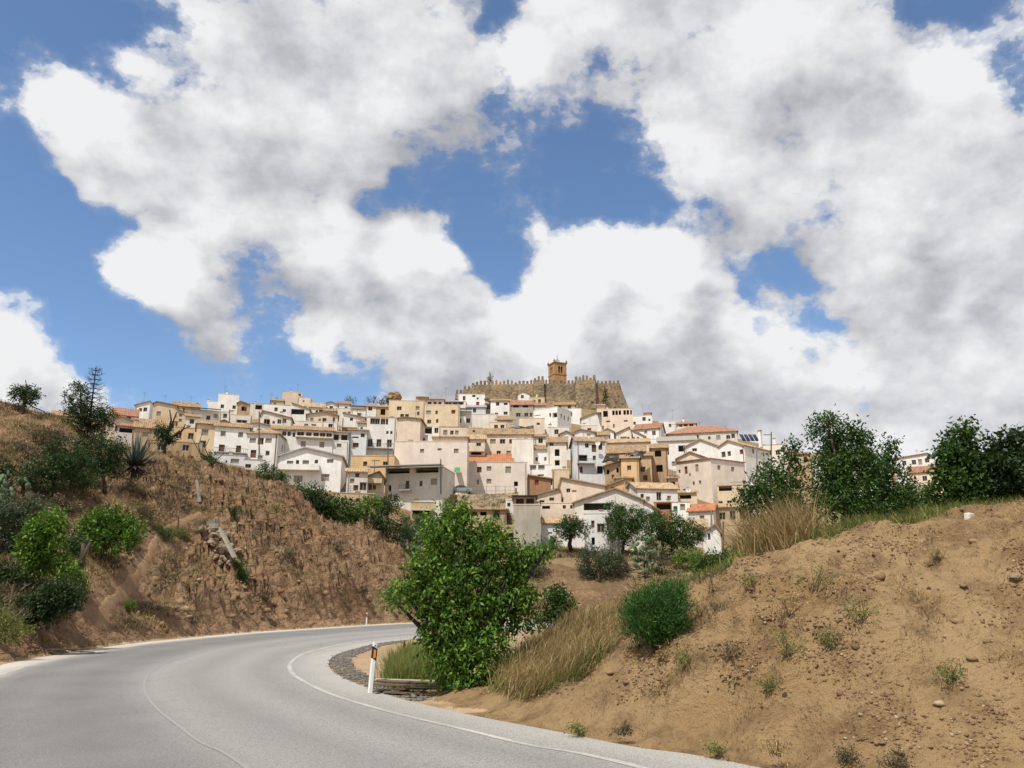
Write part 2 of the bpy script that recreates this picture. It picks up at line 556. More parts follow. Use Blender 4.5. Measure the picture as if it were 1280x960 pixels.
def in_road(x, y):
    """even-odd test against the road polygon"""
    inside = np.zeros(x.shape, bool)
    j = len(_poly) - 1
    for i in range(len(_poly)):
        xi, yi = _poly[i]; xj, yj = _poly[j]
        if yi != yj:
            c = ((yi > y) != (yj > y)) & (x < (xj - xi) * (y - yi) / (yj - yi) + xi)
            inside ^= c
        j = i
    return inside


def edge_dist(x, y):
    """distance to the nearest road border point"""
    best = np.full(x.shape, 1e9)
    for px, py in np.vstack([IN_[::2], OUT_[::2]]):
        best = np.minimum(best, (x - px) ** 2 + (y - py) ** 2)
    return np.sqrt(best)


def smooth_hit(px, py, d0):
    dd = np.arange(d0, 90, .1); r = ray(px, py); t = dd / r[1]
    h = hL(r[0] * t / dd, dd); z = CZ + r[2] * t
    k = int(np.argmax(h >= z)) if np.any(h >= z) else len(dd) - 1
    return r[0] * t[k], dd[k]


_pp = np.array([smooth_hit(a, b_, 24) for a, b_ in [(118, 776), (128, 764), (140, 752), (158, 735), (175, 716), (186, 700), (190, 686), (196, 672), (212, 660), (232, 650), (250, 641)]])
_t = np.linspace(0, len(_pp) - 1, 90)
PATH = np.column_stack([np.interp(_t, np.arange(len(_pp)), _pp[:, k]) for k in range(2)])
for _ in range(10):
    PATH[1:-1] = (PATH[:-2] + 2 * PATH[1:-1] + PATH[2:]) / 4


def path_dist(x, y):
    best = np.full(x.shape, 1e9)
    m = (y > 20) & (y < 80) & (x < -8)
    if m.any():
        b2 = best[m]
        for px, py in PATH[::2]:
            b2 = np.minimum(b2, (x[m] - px) ** 2 + (y[m] - py) ** 2)
        best[m] = b2
    return np.sqrt(best)


def height(x, y, want=False):
    az = np.arctan2(x, y); r = np.hypot(x, y)
    a2 = np.clip(az, -R(50), R(50))
    u = np.tan(a2); d = r * np.cos(a2)
    # erosion: the profile is sampled at a shifted depth, which flutes the steep faces
    calm = np.clip((path_dist(x, y) - .4) / 1.6, 0, 1)
    cut = calm * np.clip((d - 24) / 8, 0, 1) * np.clip((97 - d) / 10, 0, 1)
    w = cut * np.clip((hL(u, d) - .3) / 1.6, 0, 1) * (np.interp(u, [-.45, -.38], [1.3, 2.3]) * (ridged(x * .16, y * .16, 4) - .38) + 1.6 * fbm(x * .45, y * .45, 4))
    zl = hL(u, d + w)
    face = cut * np.clip(zl / 1.5, 0, 1) * np.interp(u, [-.52, -.43], [.22, 1.0])
    zl = zl + face * (0.34 * fbm(x * 1.1, y * 1.1, 5, 0.62) + 0.30 * ridged(x * .7 + 9, y * .7, 4))
    q = fbm(x * .55 + 4, y * .55, 4) * 6 + zl * .5
    zl = zl + face * (0.75 * (np.floor(q) + np.clip((q - np.floor(q)) * 5, 0, 1) - q) + .12 * fbm(x * 3.1, y * 3.1, 2))
    zt = zl * 0.95 + 0.10 * x + 1.1 * fbm(x * .16, y * .16, 3)
    saw = zt - np.floor(zt)
    zl = zl + face * 1.15 * (np.clip(saw * 4.5, 0, 1) - saw) * np.clip(fbm(x * .3 + 20, y * .3, 2) * 3 + .7, 0.1, 1)
    zt = zl * 2.6 + 0.3 * x + 1.6 * fbm(x * .5, y * .5, 3)
    saw = zt - np.floor(zt)
    zl = zl + face * 0.22 * (np.clip(saw * 3.5, 0, 1) - saw)
    zl = zl + np.clip((d - 84) / 20, 0, 1) * (0.8 * fbm(x * .07, y * .07, 4))
    bank = np.clip((d - 9) / 2, 0, 1) * np.clip((36 - d) / 8, 0, 1)
    wr = bank * (0.75 * fbm(x * .5 + 3, y * .5, 4) + 0.28 * ridged(x * 1.3, y * 1.3, 4) + .35 * ridged(x * .45 + 8, y * .25, 2))
    zr = hR(u, d + wr)
    fr = np.clip(zr / 0.6, 0, 1) * bank
    zr = zr + fr * (0.17 * fbm(x * 1.7, y * 1.7, 5, 0.6) + 0.075 * fbm(x * 6, y * 6, 4, .7) + 0.04 * ridged(x * 4 + 2, y * 4, 2))
    zb = zr * 1.9 + 0.35 * x * .3 + 0.6 * fbm(x * .45, y * .45, 3)
    sb = zb - np.floor(zb)
    zr = zr + fr * 0.20 * (np.clip(sb * 5.0, 0, 1) - sb) * np.clip(fbm(x * .7 + 40, y * .7, 2) * 4 + .5, 0, 1)
    z = np.maximum(zl, zr)
    behind = np.clip((R(100) - np.abs(az)) / R(45), 0, 1)
    z = z * behind
    z = z + 0.03 * fbm(x * 1.5, y * 1.5, 3) - 0.015
    if want:
        return z, zr > zl, face
    return z


def ground_z(x, y):
    """terrain height incl. the road bed, for single points"""
    xa, ya = np.array([float(x)]), np.array([float(y)])
    z = float(height(xa, ya)[0])
    e = float(edge_dist(xa, ya)[0])
    k = 0.0 if in_road(xa, ya)[0] else min(max((e - 0.05) / 0.9, 0), 1)
    return min(z, 0.02 + max(e - .35, 0) * 0.9 + max(e - .9, 0) ** 2 * 1.6) * k


def hit(px, py, d0=4.0, d1=330.0, step=0.1):
    """first point where the view ray through a pixel meets the terrain beyond depth d0"""
    dd = np.concatenate([np.arange(d0, min(d1, 120), step), np.arange(max(d0, 120), d1, step * 4)])
    r = ray(px, py); t = dd / r[1]
    x, y, z = r[0] * t, dd, CZ + r[2] * t
    h = height(x, y)
    k = np.argmax(h >= z) if np.any(h >= z) else len(dd) - 1
    return np.array([x[k], y[k], h[k]])


def build_terrain():
    az_f = np.arange(-41, 41.01, 0.155)
    az = np.radians(np.concatenate([np.arange(-180, -41, 4.0), az_f, np.arange(44, 180, 4.0)]))
    rr = np.concatenate([np.geomspace(1.2, 8.5, 26), np.arange(8.6, 20, 0.055), np.arange(20, 36, 0.16), np.arange(36, 97, 0.17),
                         np.arange(97, 128, 1.0), np.arange(128, 430, 3.0), np.geomspace(440, 9000, 24)])
    A, Rr = np.meshgrid(az, rr)
    X, Y = Rr * np.sin(A), Rr * np.cos(A)
    x, y = X.ravel(), Y.ravel()
    z, isbank, face = height(x, y, True)
    near = np.hypot(x, y) < 110
    inside = np.zeros(x.shape, bool); e = np.full(x.shape, 99.0)
    inside[near] = in_road(x[near], y[near]); e[near] = edge_dist(x[near], y[near])
    k = np.clip((e - 0.05) / 0.9, 0, 1)
    z = np.minimum(z, 0.02 + np.maximum(e - 0.35, 0) * 0.9 + np.maximum(e - 0.9, 0) ** 2 * 1.6)
    z = np.where(inside, -0.10, z * k - 0.012 * (1 - k))
    nr, na = A.shape
    idx = np.arange(nr * na).reshape(nr, na)
    q = []
    nxt = np.roll(idx, -1, axis=1)
    quads = np.stack([idx[:-1], nxt[:-1], nxt[1:], idx[1:]], -1).reshape(-1, 4)
    V = np.column_stack([x, y, z])
    c = V[quads].mean(1)
    d = np.hypot(c[:, 0], c[:, 1]); u = c[:, 0] / np.maximum(c[:, 1], 0.1)
    bankf = ((isbank[quads].all(1) & (c[:, 2] > 0.03)) | (d < 14.5)) & (d > 6) & (d < 40) & (c[:, 2] > -0.09) & (c[:, 1] > 0) & (u > -0.105)
    leftf = ~bankf & (d > 18) & (d < 100) & (c[:, 2] > 0.05) & (c[:, 1] > 0)
    townf = ~bankf & ~leftf & (d >= 100) & (d < 430) & (c[:, 1] > 0)
    rest = ~(bankf | leftf | townf)
    for nm, msk, mat in (('earth_bank', bankf, 'soil_bank'), ('hillside', leftf, 'soil_cut'), ('town_hill', townf, 'soil_town'), ('ground', rest, 'soil_flat')):
        qs = quads[msk]
        used = np.unique(qs)
        remap = np.full(len(V), -1); remap[used] = np.arange(len(used))
        me = np_mesh(nm, V[used], remap[qs][:, ::-1], True)
        me.materials.append(MATS[mat])
        o = link(bpy.data.objects.new(nm, me)); tag(o, kind='structure')


def soil(name, base, pale, dark, grass, gamt, scale=1.0, bd=0.05, rocky=0.0):
    m, b = newmat(name)
    P = wpos(b)
    n1 = b.noise(P, 0.22 * scale, 7, 0.62, 0.3)
    n2 = b.noise(P, 1.6 * scale, 6, 0.65)
    n3 = b.noise(P, 9.0 * scale, 5, 0.65)
    k = b.mix(b.ramp(n1, [(0.36, 0.0), (0.64, 1.0)]), base, pale)
    k = b.mix(b.ramp(n2, [(0.45, 0.0), (0.72, 1.0)]), k, dark)
    k = b.mix(b.math('MULTIPLY', b.ramp(n3, [(0.5, 0.0), (0.75, 1.0)]), 0.45), k, pale)
    if gamt > 0:
        nz = b.n.new('ShaderNodeSeparateXYZ'); g = b.n.new('ShaderNodeNewGeometry')
        b.l.new(g.outputs['Normal'], nz.inputs[0])
        flat = b.ramp(nz.outputs[2], [(0.62, 0.0), (0.86, 1.0)])
        gn = b.ramp(b.noise(P, 0.5 * scale, 6, 0.7), [(0.38, 0.0), (0.6, 1.0)])
        k = b.mix(b.math('MULTIPLY', b.math('MULTIPLY', flat, gn), gamt), k, grass)
    v = b.n.new('ShaderNodeTexVoronoi'); v.inputs['Scale'].default_value = 11.0 * scale
    b.l.new(P, v.inputs['Vector'])
    peb = b.ramp(v.outputs['Distance'], [(0.0, 1.0), (0.35, 0.0)])
    bump = b.math('ADD', b.math('MULTIPLY', n3, 1.0), b.math('MULTIPLY', peb, 0.35))
    bump = b.math('MULTIPLY_ADD', b.noise(P, 34 * scale, 3), 0.4, bump)
    if rocky:
        v2 = b.n.new('ShaderNodeTexVoronoi'); v2.inputs['Scale'].default_value = 1.1
        b.l.new(b.vmath('MULTIPLY', b.vmath('ADD', P, b.vmath('SCALE', b.noise(P, 1.2, 4, .6, out=1), scale=1.0)), (1, 1, 1.9)), v2.inputs['Vector'])
        bump = b.math('MULTIPLY_ADD', v2.outputs['Distance'], -rocky, bump)
    return finish(m, b, k, 0.97, bump, bd, 0.1)


MATS['soil_bank'] = soil('soil_bank', (0.25, 0.158, 0.076), (0.325, 0.222, 0.118), (0.12, 0.074, 0.038), (0.2, 0.15, 0.06), 0.0, 1.0, 0.10)
MATS['soil_cut'] = soil('soil_cut', (0.275, 0.16, 0.09), (0.36, 0.235, 0.14), (0.135, 0.078, 0.046), (0.125, 0.095, 0.05), 0.6, 0.6, 0.22, rocky=2.2)
MATS['soil_town'] = soil('soil_town', (0.24, 0.16, 0.09), (0.29, 0.205, 0.125), (0.16, 0.11, 0.065), (0.17, 0.13, 0.065), 0.6, 0.4, 0.15)
MATS['soil_flat'] = soil('soil_flat', (0.30, 0.205, 0.12), (0.38, 0.28, 0.18), (0.22, 0.145, 0.085), (0.2, 0.16, 0.07), 0.0, 1.0, 0.03)
build_terrain()


# ------------------------------------------------------------------ road
def asphalt():
    m, b = newmat('asphalt')
    P = wpos(b)
    uv = b.n.new('ShaderNodeUVMap').outputs[0]
    sep = b.n.new('ShaderNodeSeparateXYZ'); b.l.new(uv, sep.inputs[0])
    across = sep.outputs[0]
    w = b.math('MULTIPLY_ADD', b.noise(P, 0.25, 4, 0.6), 0.10, across)
    # two lanes: darker polished wheel tracks, paler dusty shoulders
    tr = b.ramp(w, [(0.0, (.46, .43, .385)), (0.10, (.40, .38, .35)), (0.17, (.30, .29, .275)), (0.24, (.22, .214, .206)), (0.33, (.30, .292, .28)), (0.42, (.225, .22, .212)), (0.53, (.29, .283, .27)),
                    (0.62, (.165, .162, .157)), (0.70, (.13, .128, .125)), (0.78, (.16, .157, .153)), (0.86, (.125, .123, .12)), (0.92, (.19, .185, .178)), (0.96, (.46, .43, .385)), (1.0, (.62, .565, .48))])
    crk = b.n.new('ShaderNodeTexVoronoi'); crk.feature = 'DISTANCE_TO_EDGE'; crk.inputs['Scale'].default_value = 0.42
    b.l.new(b.vmath('ADD', P, b.vmath('SCALE', b.noise(P, 1.4, 4, .6, out=1), scale=1.2)), crk.inputs['Vector'])
    crack = b.ramp(crk.outputs['Distance'], [(0.0, 1.0), (0.010, 0.0)])
    tr = b.mix(b.math('MULTIPLY', b.math('MULTIPLY', crack, b.ramp(b.noise(P, .18, 3), [(.5, 0.0), (.6, 1.0)])), .6), tr, (0.10, 0.096, 0.09))
    big = b.noise(P, 0.35, 6, 0.6)
    k = b.mix(b.math('MULTIPLY', b.ramp(big, [(0.4, 0.0), (0.7, 1.0)]), 0.35), tr, (0.28, 0.27, 0.255))
    gr = b.noise(P, 38.0, 4, 0.75)
    k = b.mix(b.math('MULTIPLY', b.ramp(gr, [(0.38, 1.0), (0.56, 0.0)]), 0.8), k, (0.12, 0.115, 0.11))
    k = b.mix(b.math('MULTIPLY', b.ramp(b.noise(P, 55.0, 3, 0.7), [(0.55, 0.0), (0.68, 1.0)]), 0.7), k, (0.55, 0.52, 0.48))
    return finish(m, b, k, 0.85, gr, 0.012, 0.25)


def line_paint(name='worn_road_paint', col=(0.50, 0.47, 0.42), sh=0.0, col2=(0.31, 0.30, 0.28)):
    m, b = newmat(name)
    P = wpos(b)
    wear = b.math('ADD', b.math('MULTIPLY', b.noise(P, 22.0, 6, 0.72), 0.75), b.math('MULTIPLY', b.noise(P, 0.7, 3), 0.35))
    k = b.mix(b.ramp(wear, [(0.40 - sh, 0.0), (0.60 - sh, 1.0)]), col, col2)
    return finish(m, b, k, 0.8, wear, 0.004, 0.2)


MATS['asphalt'] = asphalt(); MATS['paint'] = line_paint()
MATS['paint_faint'] = line_paint('worn_centre_paint', (0.33, 0.32, 0.30), .10, (0.25, 0.243, 0.232))


def strip(name, f0, f1, z, mat, i0=0, i1=NR, parent=None, cross=2, crown=0.0):
    V, Fc, UV = [], [], []
    fr = np.linspace(f0, f1, cross)
    for i in range(i0, i1):
        for f in fr:
            p = IN_[i] * (1 - f) + OUT_[i] * f
            V.append((p[0], p[1], z + crown * (1 - (2 * f - 1) ** 2))); UV.append((f, i * 0.1))
    n = i1 - i0
    for i in range(n - 1):
        for j in range(cross - 1):
            a = i * cross + j
            Fc.append((a, a + 1, a + cross + 1, a + cross))
    Fc = np.array(Fc)
    me = np_mesh(name, V, Fc[:, ::-1], True)
    uvl = me.uv_layers.new(name='UVMap')
    li = np.zeros(len(me.loops), np.int32); me.loops.foreach_get('vertex_index', li)
    uvl.data.foreach_set('uv', np.array(UV, np.float32)[li].ravel())
    me.materials.append(MATS[mat])
    o = link(bpy.data.objects.new(name, me), parent)
    return o


road = strip('road', 0.0, 1.0, 0.0, 'asphalt', cross=14, crown=0.02)
tag(road, kind='structure')
for nm, f, w in (('edge_line', 0.114, 0.013), ('edge_line', 0.894, 0.013), ('centre_line', 0.507, 0.006)):
    o = strip(nm, f, f + w, 0.0, 'paint' if nm == 'edge_line' else 'paint_faint', parent=road, cross=3)
    for v in o.data.vertices:
        pass
    co = np.zeros(len(o.data.vertices) * 3, np.float32); o.data.vertices.foreach_get('co', co)
    co = co.reshape(-1, 3); ff = np.tile(np.linspace(f, f + w, 3), NR)
    co[:, 2] = 0.02 * (1 - (2 * ff - 1) ** 2) + 0.005
    o.data.vertices.foreach_set('co', co.ravel()); o.data.update()


# footpath worn into the left slope
def footpath():
    P = PATH
    T = np.gradient(P, axis=0); T /= np.linalg.norm(T, axis=1)[:, None]; N = np.column_stack([-T[:, 1], T[:, 0]])
    V, Fq = [], []
    for i in range(90):
        w = .21 + .07 * math.sin(i * .7) * math.sin(i * .23)
        for k in np.linspace(-1, 1, 7):
            q = P[i] + N[i] * w * k; V.append((q[0], q[1], ground_z(q[0], q[1]) + .05 - .07 * abs(k) ** 3))
    for i in range(89):
        for k in range(6):
            a = i * 7 + k; Fq.append((a, a + 1, a + 8, a + 7))
    me = np_mesh('footpath', V, np.array(Fq), True); me.materials.append(soil('soil_path', (0.27, 0.165, 0.092), (0.33, 0.22, 0.13), (0.20, 0.12, 0.066), (0.2, 0.16, 0.07), 0.0, 1.0, 0.05))
    tag(link(bpy.data.objects.new('footpath', me)), kind='structure')


footpath()
# ------------------------------------------------------------------ houses
def unit_pane():
    mb = MB(); mb.box(-.5, .5, 0, 1, -.5, .5); return mb.mesh('pane')


def unit_frame():
    mb = MB(); t, e = 0.09, 0.015
    mb.box(-.5, .5, -1.2, -.02, .5 - t, .5 - e); mb.box(-.5, .5, -1.2, -.02, -.5, -.5 + t)
    mb.box(-.5, -.5 + t, -1.15, -.03, -.5 + t, .5 - t); mb.box(.5 - t, .5, -1.15, -.03, -.5 + t, .5 - t)
    mb.box(-.04, .04, -1.0, -.03, -.5 + t, .5 - t)
    mb.box(-.60, .60, -4.6, .0, -.58, -.5)                       # sill
    return mb.mesh('frame')


def unit_slats():
    mb = MB()
    for k in range(5):
        z = -.46 + k * .2
        mb.box(-.47, .47, -1.0, -.03, z, z + .12)
    return mb.mesh('slat_set')


PANES = {}
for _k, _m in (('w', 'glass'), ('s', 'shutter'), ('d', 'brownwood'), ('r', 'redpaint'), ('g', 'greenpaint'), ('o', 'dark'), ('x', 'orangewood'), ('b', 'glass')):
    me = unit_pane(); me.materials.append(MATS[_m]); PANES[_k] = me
FRAME_ME = unit_frame(); FRAME_ME.materials.append(MATS['frame'])
SLAT_ME = unit_slats(); SLAT_ME.materials.append(MATS['shutter'])
DEF = {'w': (1.0, 1.2), 's': (1.2, 1.25), 'd': (1.0, 2.0), 'r': (1.0, 2.0), 'g': (1.1, 2.0), 'o': (1.5, 1.5), 'x': (0.9, 1.2), 'b': (1.1, 2.1)}


def parse_wins(s):
    out = []
    for tok in s.split():
        k = tok[-1]; v = [float(q) for q in tok[:-1].split(',')]
        out.append((v[0], v[1], v[2] if len(v) > 2 else None, v[3] if len(v) > 3 else None, k))
    return out


def wall_face(mb, O, ux, nin, W, z0, z1, ops):
    """vertical face from O along ux, between z0 and z1; ops (u0, u1, v0, v1, depth) become recessed openings"""
    us = sorted({0.0, W, *[o[0] for o in ops], *[o[1] for o in ops]})
    vs = sorted({z0, z1, *[o[2] for o in ops], *[o[3] for o in ops]})

    def P(u, v, dd=0.0):
        return (O[0] + ux[0] * u + nin[0] * dd, O[1] + ux[1] * u + nin[1] * dd, v)
    for i in range(len(us) - 1):
        for j in range(len(vs) - 1):
            cu, cv = (us[i] + us[i + 1]) / 2, (vs[j] + vs[j + 1]) / 2
            if any(o[0] < cu < o[1] and o[2] < cv < o[3] for o in ops):
                continue
            mb.face([P(us[i], vs[j]), P(us[i + 1], vs[j]), P(us[i + 1], vs[j + 1]), P(us[i], vs[j + 1])])
    for u0, u1, v0, v1, dd in ops:
        mb.face([P(u0, v0), P(u1, v0), P(u1, v0, dd), P(u0, v0, dd)])
        mb.face([P(u0, v1, dd), P(u1, v1, dd), P(u1, v1), P(u0, v1)])
        mb.face([P(u0, v0), P(u0, v0, dd), P(u0, v1, dd), P(u0, v1)])
        mb.face([P(u1, v0, dd), P(u1, v0), P(u1, v1), P(u1, v1, dd)])


def slope(mb, a, b, c, d, thick=0.14, period=0.36, amp=0.05):
    """tiled slab: a-b is the eave, d-c the ridge; channels run from eave to ridge"""
    a, b, c, d = map(Vector, (a, b, c, d))
    n = (b - a).cross(d - a).normalized()
    if n.z < 0: n = -n
    m = max(2, int((b - a).length / period)) * 4
    i0 = len(mb.v)
    for k in range(m + 1):
        t = k / m
        h = n * (amp * math.cos(2 * math.pi * k / 4) + random.uniform(-.012, .012))
        mb.v += [tuple(a.lerp(b, t) + h), tuple(d.lerp(c, t) + h), tuple(a.lerp(b, t) - n * thick), tuple(d.lerp(c, t) - n * thick)]
    for k in range(m):
        i = i0 + 4 * k
        mb.f += [(i, i + 4, i + 5, i + 1), (i + 2, i + 3, i + 7, i + 6), (i, i + 2, i + 6, i + 4), (i + 1, i + 5, i + 7, i + 3)]
    e = i0 + 4 * m
    mb.f += [(i0, i0 + 1, i0 + 3, i0 + 2), (e, e + 2, e + 3, e + 1)]


HOUSES = []
hrng = random.Random(11)


def house(x0, x1, yt, yb, wall, roof, label, wins='', rm='tile', side=0, rise=0, apex=.5, el=0, er=0, D=None,
          bal=None, rail=None, can=None, ch=None, ant=None, name='house', cat='house', group=None, dep=None, over=0.35, up=None):
    xc = (x0 + x1) / 2
    G = hit(xc, yb, 96.0) if dep is None else at_depth(xc, yb, dep)
    Y = G[1]
    zc = Y * cP + (G[2] - CZ) * sP
    s = zc / F
    G = at_depth(xc, yb, Y)
    zt = at_depth(xc, yt, Y)[2]
    phi = math.atan2(G[0], G[1])
    D0 = D or 7.0
    a = 0.0
    if side:
        sa = min(abs(side) * s / D0, 0.72)
        a = math.asin(sa); D0 = abs(side) * s / sa
        a = math.copysign(a, side)
    W = (x1 - x0) * s / math.cos(a)
    th = -phi - a
    r = Vector((math.cos(th), math.sin(th), 0)); bk = Vector((-math.sin(th), math.cos(th), 0))
    O = Vector(G) - r * (W / 2)
    root = empty(name, O, th)
    tag(root, label, cat, group)
    H = zt - G[2]
    zl, zr = H - el * s, H - er * s
    zlo = -3.5

    def to_local(px, py):
        if side > 0 and px > x1:
            return 'R', (px - x1) / side * D0, H - (py - yt) * s
        if side < 0 and px < x0:
            return 'L', (x0 - px) / -side * D0, H - (py - yt) * s
        return 'F', (px - x0) / (x1 - x0) * W, H - (py - yt) * s

    ops = {'F': [], 'R': [], 'L': []}
    items = []
    cap = {'F': min(zl, zr) - .06, 'R': zr - .06, 'L': zl - .06}
    wid = {'F': W, 'R': D0, 'L': D0}
    for px, py, w, h, k in parse_wins(wins):
        fc, u, v = to_local(px, py)
        dw, dh = DEF[k]
        w = w * s if w else dw
        h = h * s if h else dh
        w = min(w, wid[fc] * .9)
        u = min(max(u, w / 2 + .08), wid[fc] - w / 2 - .08)
        v = min(v, cap[fc] - h / 2)
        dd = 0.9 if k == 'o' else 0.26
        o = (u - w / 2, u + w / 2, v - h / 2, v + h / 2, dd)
        if any(not (o[1] < q[0] + .02 or o[0] > q[1] - .02 or o[3] < q[2] + .02 or o[2] > q[3] - .02) for q in ops[fc]):
            continue
        ops[fc].append(o); items.append((fc, u, v, w, h, k, dd))
    wpx, hpx = x1 - x0, yb - yt
    if wpx > 15 and not any(q in label for q in ('blank', 'without', 'windowless', 'rocky', 'wall house', 'lean-to', 'shed', 'ruin', ' one ', ' two ', 'three', 'five', 'twin', 'few ', 'tiny window', 'green door', 'stacked', 'arched', 'strip')):
        want = min(7, int(wpx * min(hpx, 34) / 170))
        for tr_ in range(14):
            if len(ops['F']) >= want: break
            u = hrng.uniform(.7, max(.8, W - .7)); v = min(zl, zr) - 1.3 - 2.9 * hrng.choice((0, 0, 1))
            k = hrng.choice('wwsd'); w, h = hrng.choice(((.8, 1.0), (.6, .7), (1.0, 1.2), (.9, 1.5)))
            o = (u - w / 2, u + w / 2, v - h / 2, v + h / 2, .26)
            if o[0] < .2 or o[1] > W - .2 or o[2] < .6 or o[3] > cap['F'] or any(not (o[1] < q[0] - .25 or o[0] > q[1] + .25 or o[3] < q[2] - .2 or o[2] > q[3] + .2) for q in ops['F']):
                continue
            ops['F'].append(o); items.append(('F', u, v, w, h, k, .26))
    mb = MB()
    ztopF = min(zl, zr)
    wall_face(mb, (0, 0), (1, 0), (0, 1), W, zlo, ztopF, ops['F'])
    wall_face(mb, (W, 0), (0, 1), (-1, 0), D0, zlo, zr, ops['R'])
    wall_face(mb, (0, 0), (0, 1), (1, 0), D0, zlo, zl, ops['L'])
    mb.face([(W, D0, zlo), (0, D0, zlo), (0, D0, ztopF), (W, D0, ztopF)])
    rb = MB(); ov = over
    if roof == 'flat':
        mb.face([(0, 0, ztopF - .3), (W, 0, ztopF - .3), (W, D0, ztopF - .3), (0, D0, ztopF - .3)])
        e = .05; t = .22; z0, z1 = ztopF + .002, ztopF + .12
        rb.box(-e, W + e, -e, t, z0, z1); rb.box(-e, W + e, D0 - t, D0 + e, z0, z1)
        rb.box(-e, t, t, D0 - t, z0, z1); rb.box(W - t, W + e, t, D0 - t, z0, z1)
        rb.build('parapet', MATS[rm if rm != 'tile' else wall], root)
    elif roof == 'gable':
        za = H + rise * s
        xa = apex * W
        poly = [(0, ztopF), (W, ztopF)]
        if zr > ztopF + .01: poly.append((W, zr))
        poly.append((xa, za))
        if zl > ztopF + .01: poly.append((0, zl))
        mb.face([(q[0], 0, q[1]) for q in poly]); mb.face([(q[0], D0, q[1]) for q in poly][::-1])
        if xa > .2:
            k = (za - zl) / xa
            slope(rb, (-ov, -ov, zl - k * ov + .14), (-ov, D0 + ov, zl - k * ov + .14), (xa, D0 + ov, za + .14), (xa, -ov, za + .14))
        if xa < W - .2:
            k = (za - zr) / (W - xa)
            slope(rb, (W + ov, D0 + ov, zr - k * ov + .14), (W + ov, -ov, zr - k * ov + .14), (xa, -ov, za + .141), (xa, D0 + ov, za + .141))
        rb.build('roof', MATS[rm], root)
    elif roof in ('eave', 'shed'):
        back = D0 / 2 if roof == 'eave' else D0
        cz = at_depth(xc, yt - rise, Y + back * math.cos(th))[2] - G[2]
        cz = max(cz, H + back * .12)
        k = (cz - H) / back
        slope(rb, (-ov, -ov, H - k * ov + .14), (W + ov, -ov, H - k * ov + .14), (W + ov, back, cz + .14), (-ov, back, cz + .14))
        if roof == 'eave':
            slope(rb, (W + ov, D0 + ov, H - k * ov + .14), (-ov, D0 + ov, H - k * ov + .14), (-ov, back, cz + .139), (W + ov, back, cz + .139))
            for xx in (0, W):
                mb.face([(xx, 0, H), (xx, D0, H), (xx, back, cz)])
        else:
            for xx in (0, W):
                mb.face([(xx, 0, H), (xx, D0, H), (xx, D0, cz)])
            mb.face([(0, D0, H), (W, D0, H), (W, D0, cz), (0, D0, cz)])
        rb.build('roof', MATS[rm], root)
    elif roof == 'hip':
        cz = at_depth(xc, yt - rise, Y + D0 / 2 * math.cos(th))[2] - G[2]
        cz = max(cz, H + D0 * .1)
        hx = min(W / 2 - .1, D0 * .45); ym = D0 / 2
        o_ = ov; zz = H + .1
        A, B_, C_, D_ = (-o_, -o_, zz), (W + o_, -o_, zz), (W + o_, D0 + o_, zz), (-o_, D0 + o_, zz)
        r0, r1 = (hx, ym, cz + .1), (W - hx, ym, cz + .1)
        rb.face([A, B_, r1, r0]); rb.face([B_, C_, r1]); rb.face([C_, D_, r0, r1]); rb.face([D_, A, r0])
        rb.prism([(p[0], p[1], zz - .16) for p in (A, B_, C_, D_)], [(p[0], p[1], zz - .003) for p in (A, B_, C_, D_)])
        rb.build('roof', MATS[rm], root)
    mb.build('wall', MATS[wall], root)
    rot = {'F': 0.0, 'R': math.pi / 2, 'L': -math.pi / 2}
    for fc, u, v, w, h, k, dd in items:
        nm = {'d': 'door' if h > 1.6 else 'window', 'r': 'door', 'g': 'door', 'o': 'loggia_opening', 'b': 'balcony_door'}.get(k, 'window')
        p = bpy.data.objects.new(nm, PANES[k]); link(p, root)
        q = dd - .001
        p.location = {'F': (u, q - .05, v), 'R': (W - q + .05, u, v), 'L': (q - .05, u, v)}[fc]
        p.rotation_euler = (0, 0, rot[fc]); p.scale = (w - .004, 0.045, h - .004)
        if k in 'wsxb':
            fr = bpy.data.objects.new('frame', FRAME_ME); link(fr, p)
        if k == 's':
            fr = bpy.data.objects.new('slat', SLAT_ME); link(fr, p)
    if bal:                                                        # solid balcony or terrace parapet
        xa, xb, ya, yb2 = bal
        ua, ub = (xa - x0) / (x1 - x0) * W, (xb - x0) / (x1 - x0) * W
        z1, z0 = H - (ya - yt) * s, H - (yb2 - yt) * s
        m2 = MB(); m2.box(ua, ub, -1.1, -.002, z0 - .12, z0); m2.box(ua, ub, -1.1, -.98, z0, z1)
        m2.box(ua, ua + .12, -.98, -.002, z0, z1); m2.box(ub - .12, ub, -.98, -.002, z0, z1)
        m2.build('balcony', MATS[wall], root)
    if rail:                                                       # balcony with an iron railing
        xa, xb, ya, yb2 = rail
        ua, ub = (xa - x0) / (x1 - x0) * W, (xb - x0) / (x1 - x0) * W
        z1, z0 = H - (ya - yt) * s, H - (yb2 - yt) * s
        m2 = MB(); m2.box(ua, ub, -.9, -.002, z0 - .14, z0)
        bo = m2.build('balcony', MATS['slab'], root)
        m3 = MB(); m3.box(ua, ub, -.9, -.85, z1 - .05, z1)
        nb = max(3, int((ub - ua) / .3))
        for q in range(nb + 1):
            xx = ua + (ub - ua - .04) * q / nb
            m3.box(xx, xx + .035, -.89, -.86, z0, z1 - .05)
        m3.build('railing', MATS['iron'], bo)
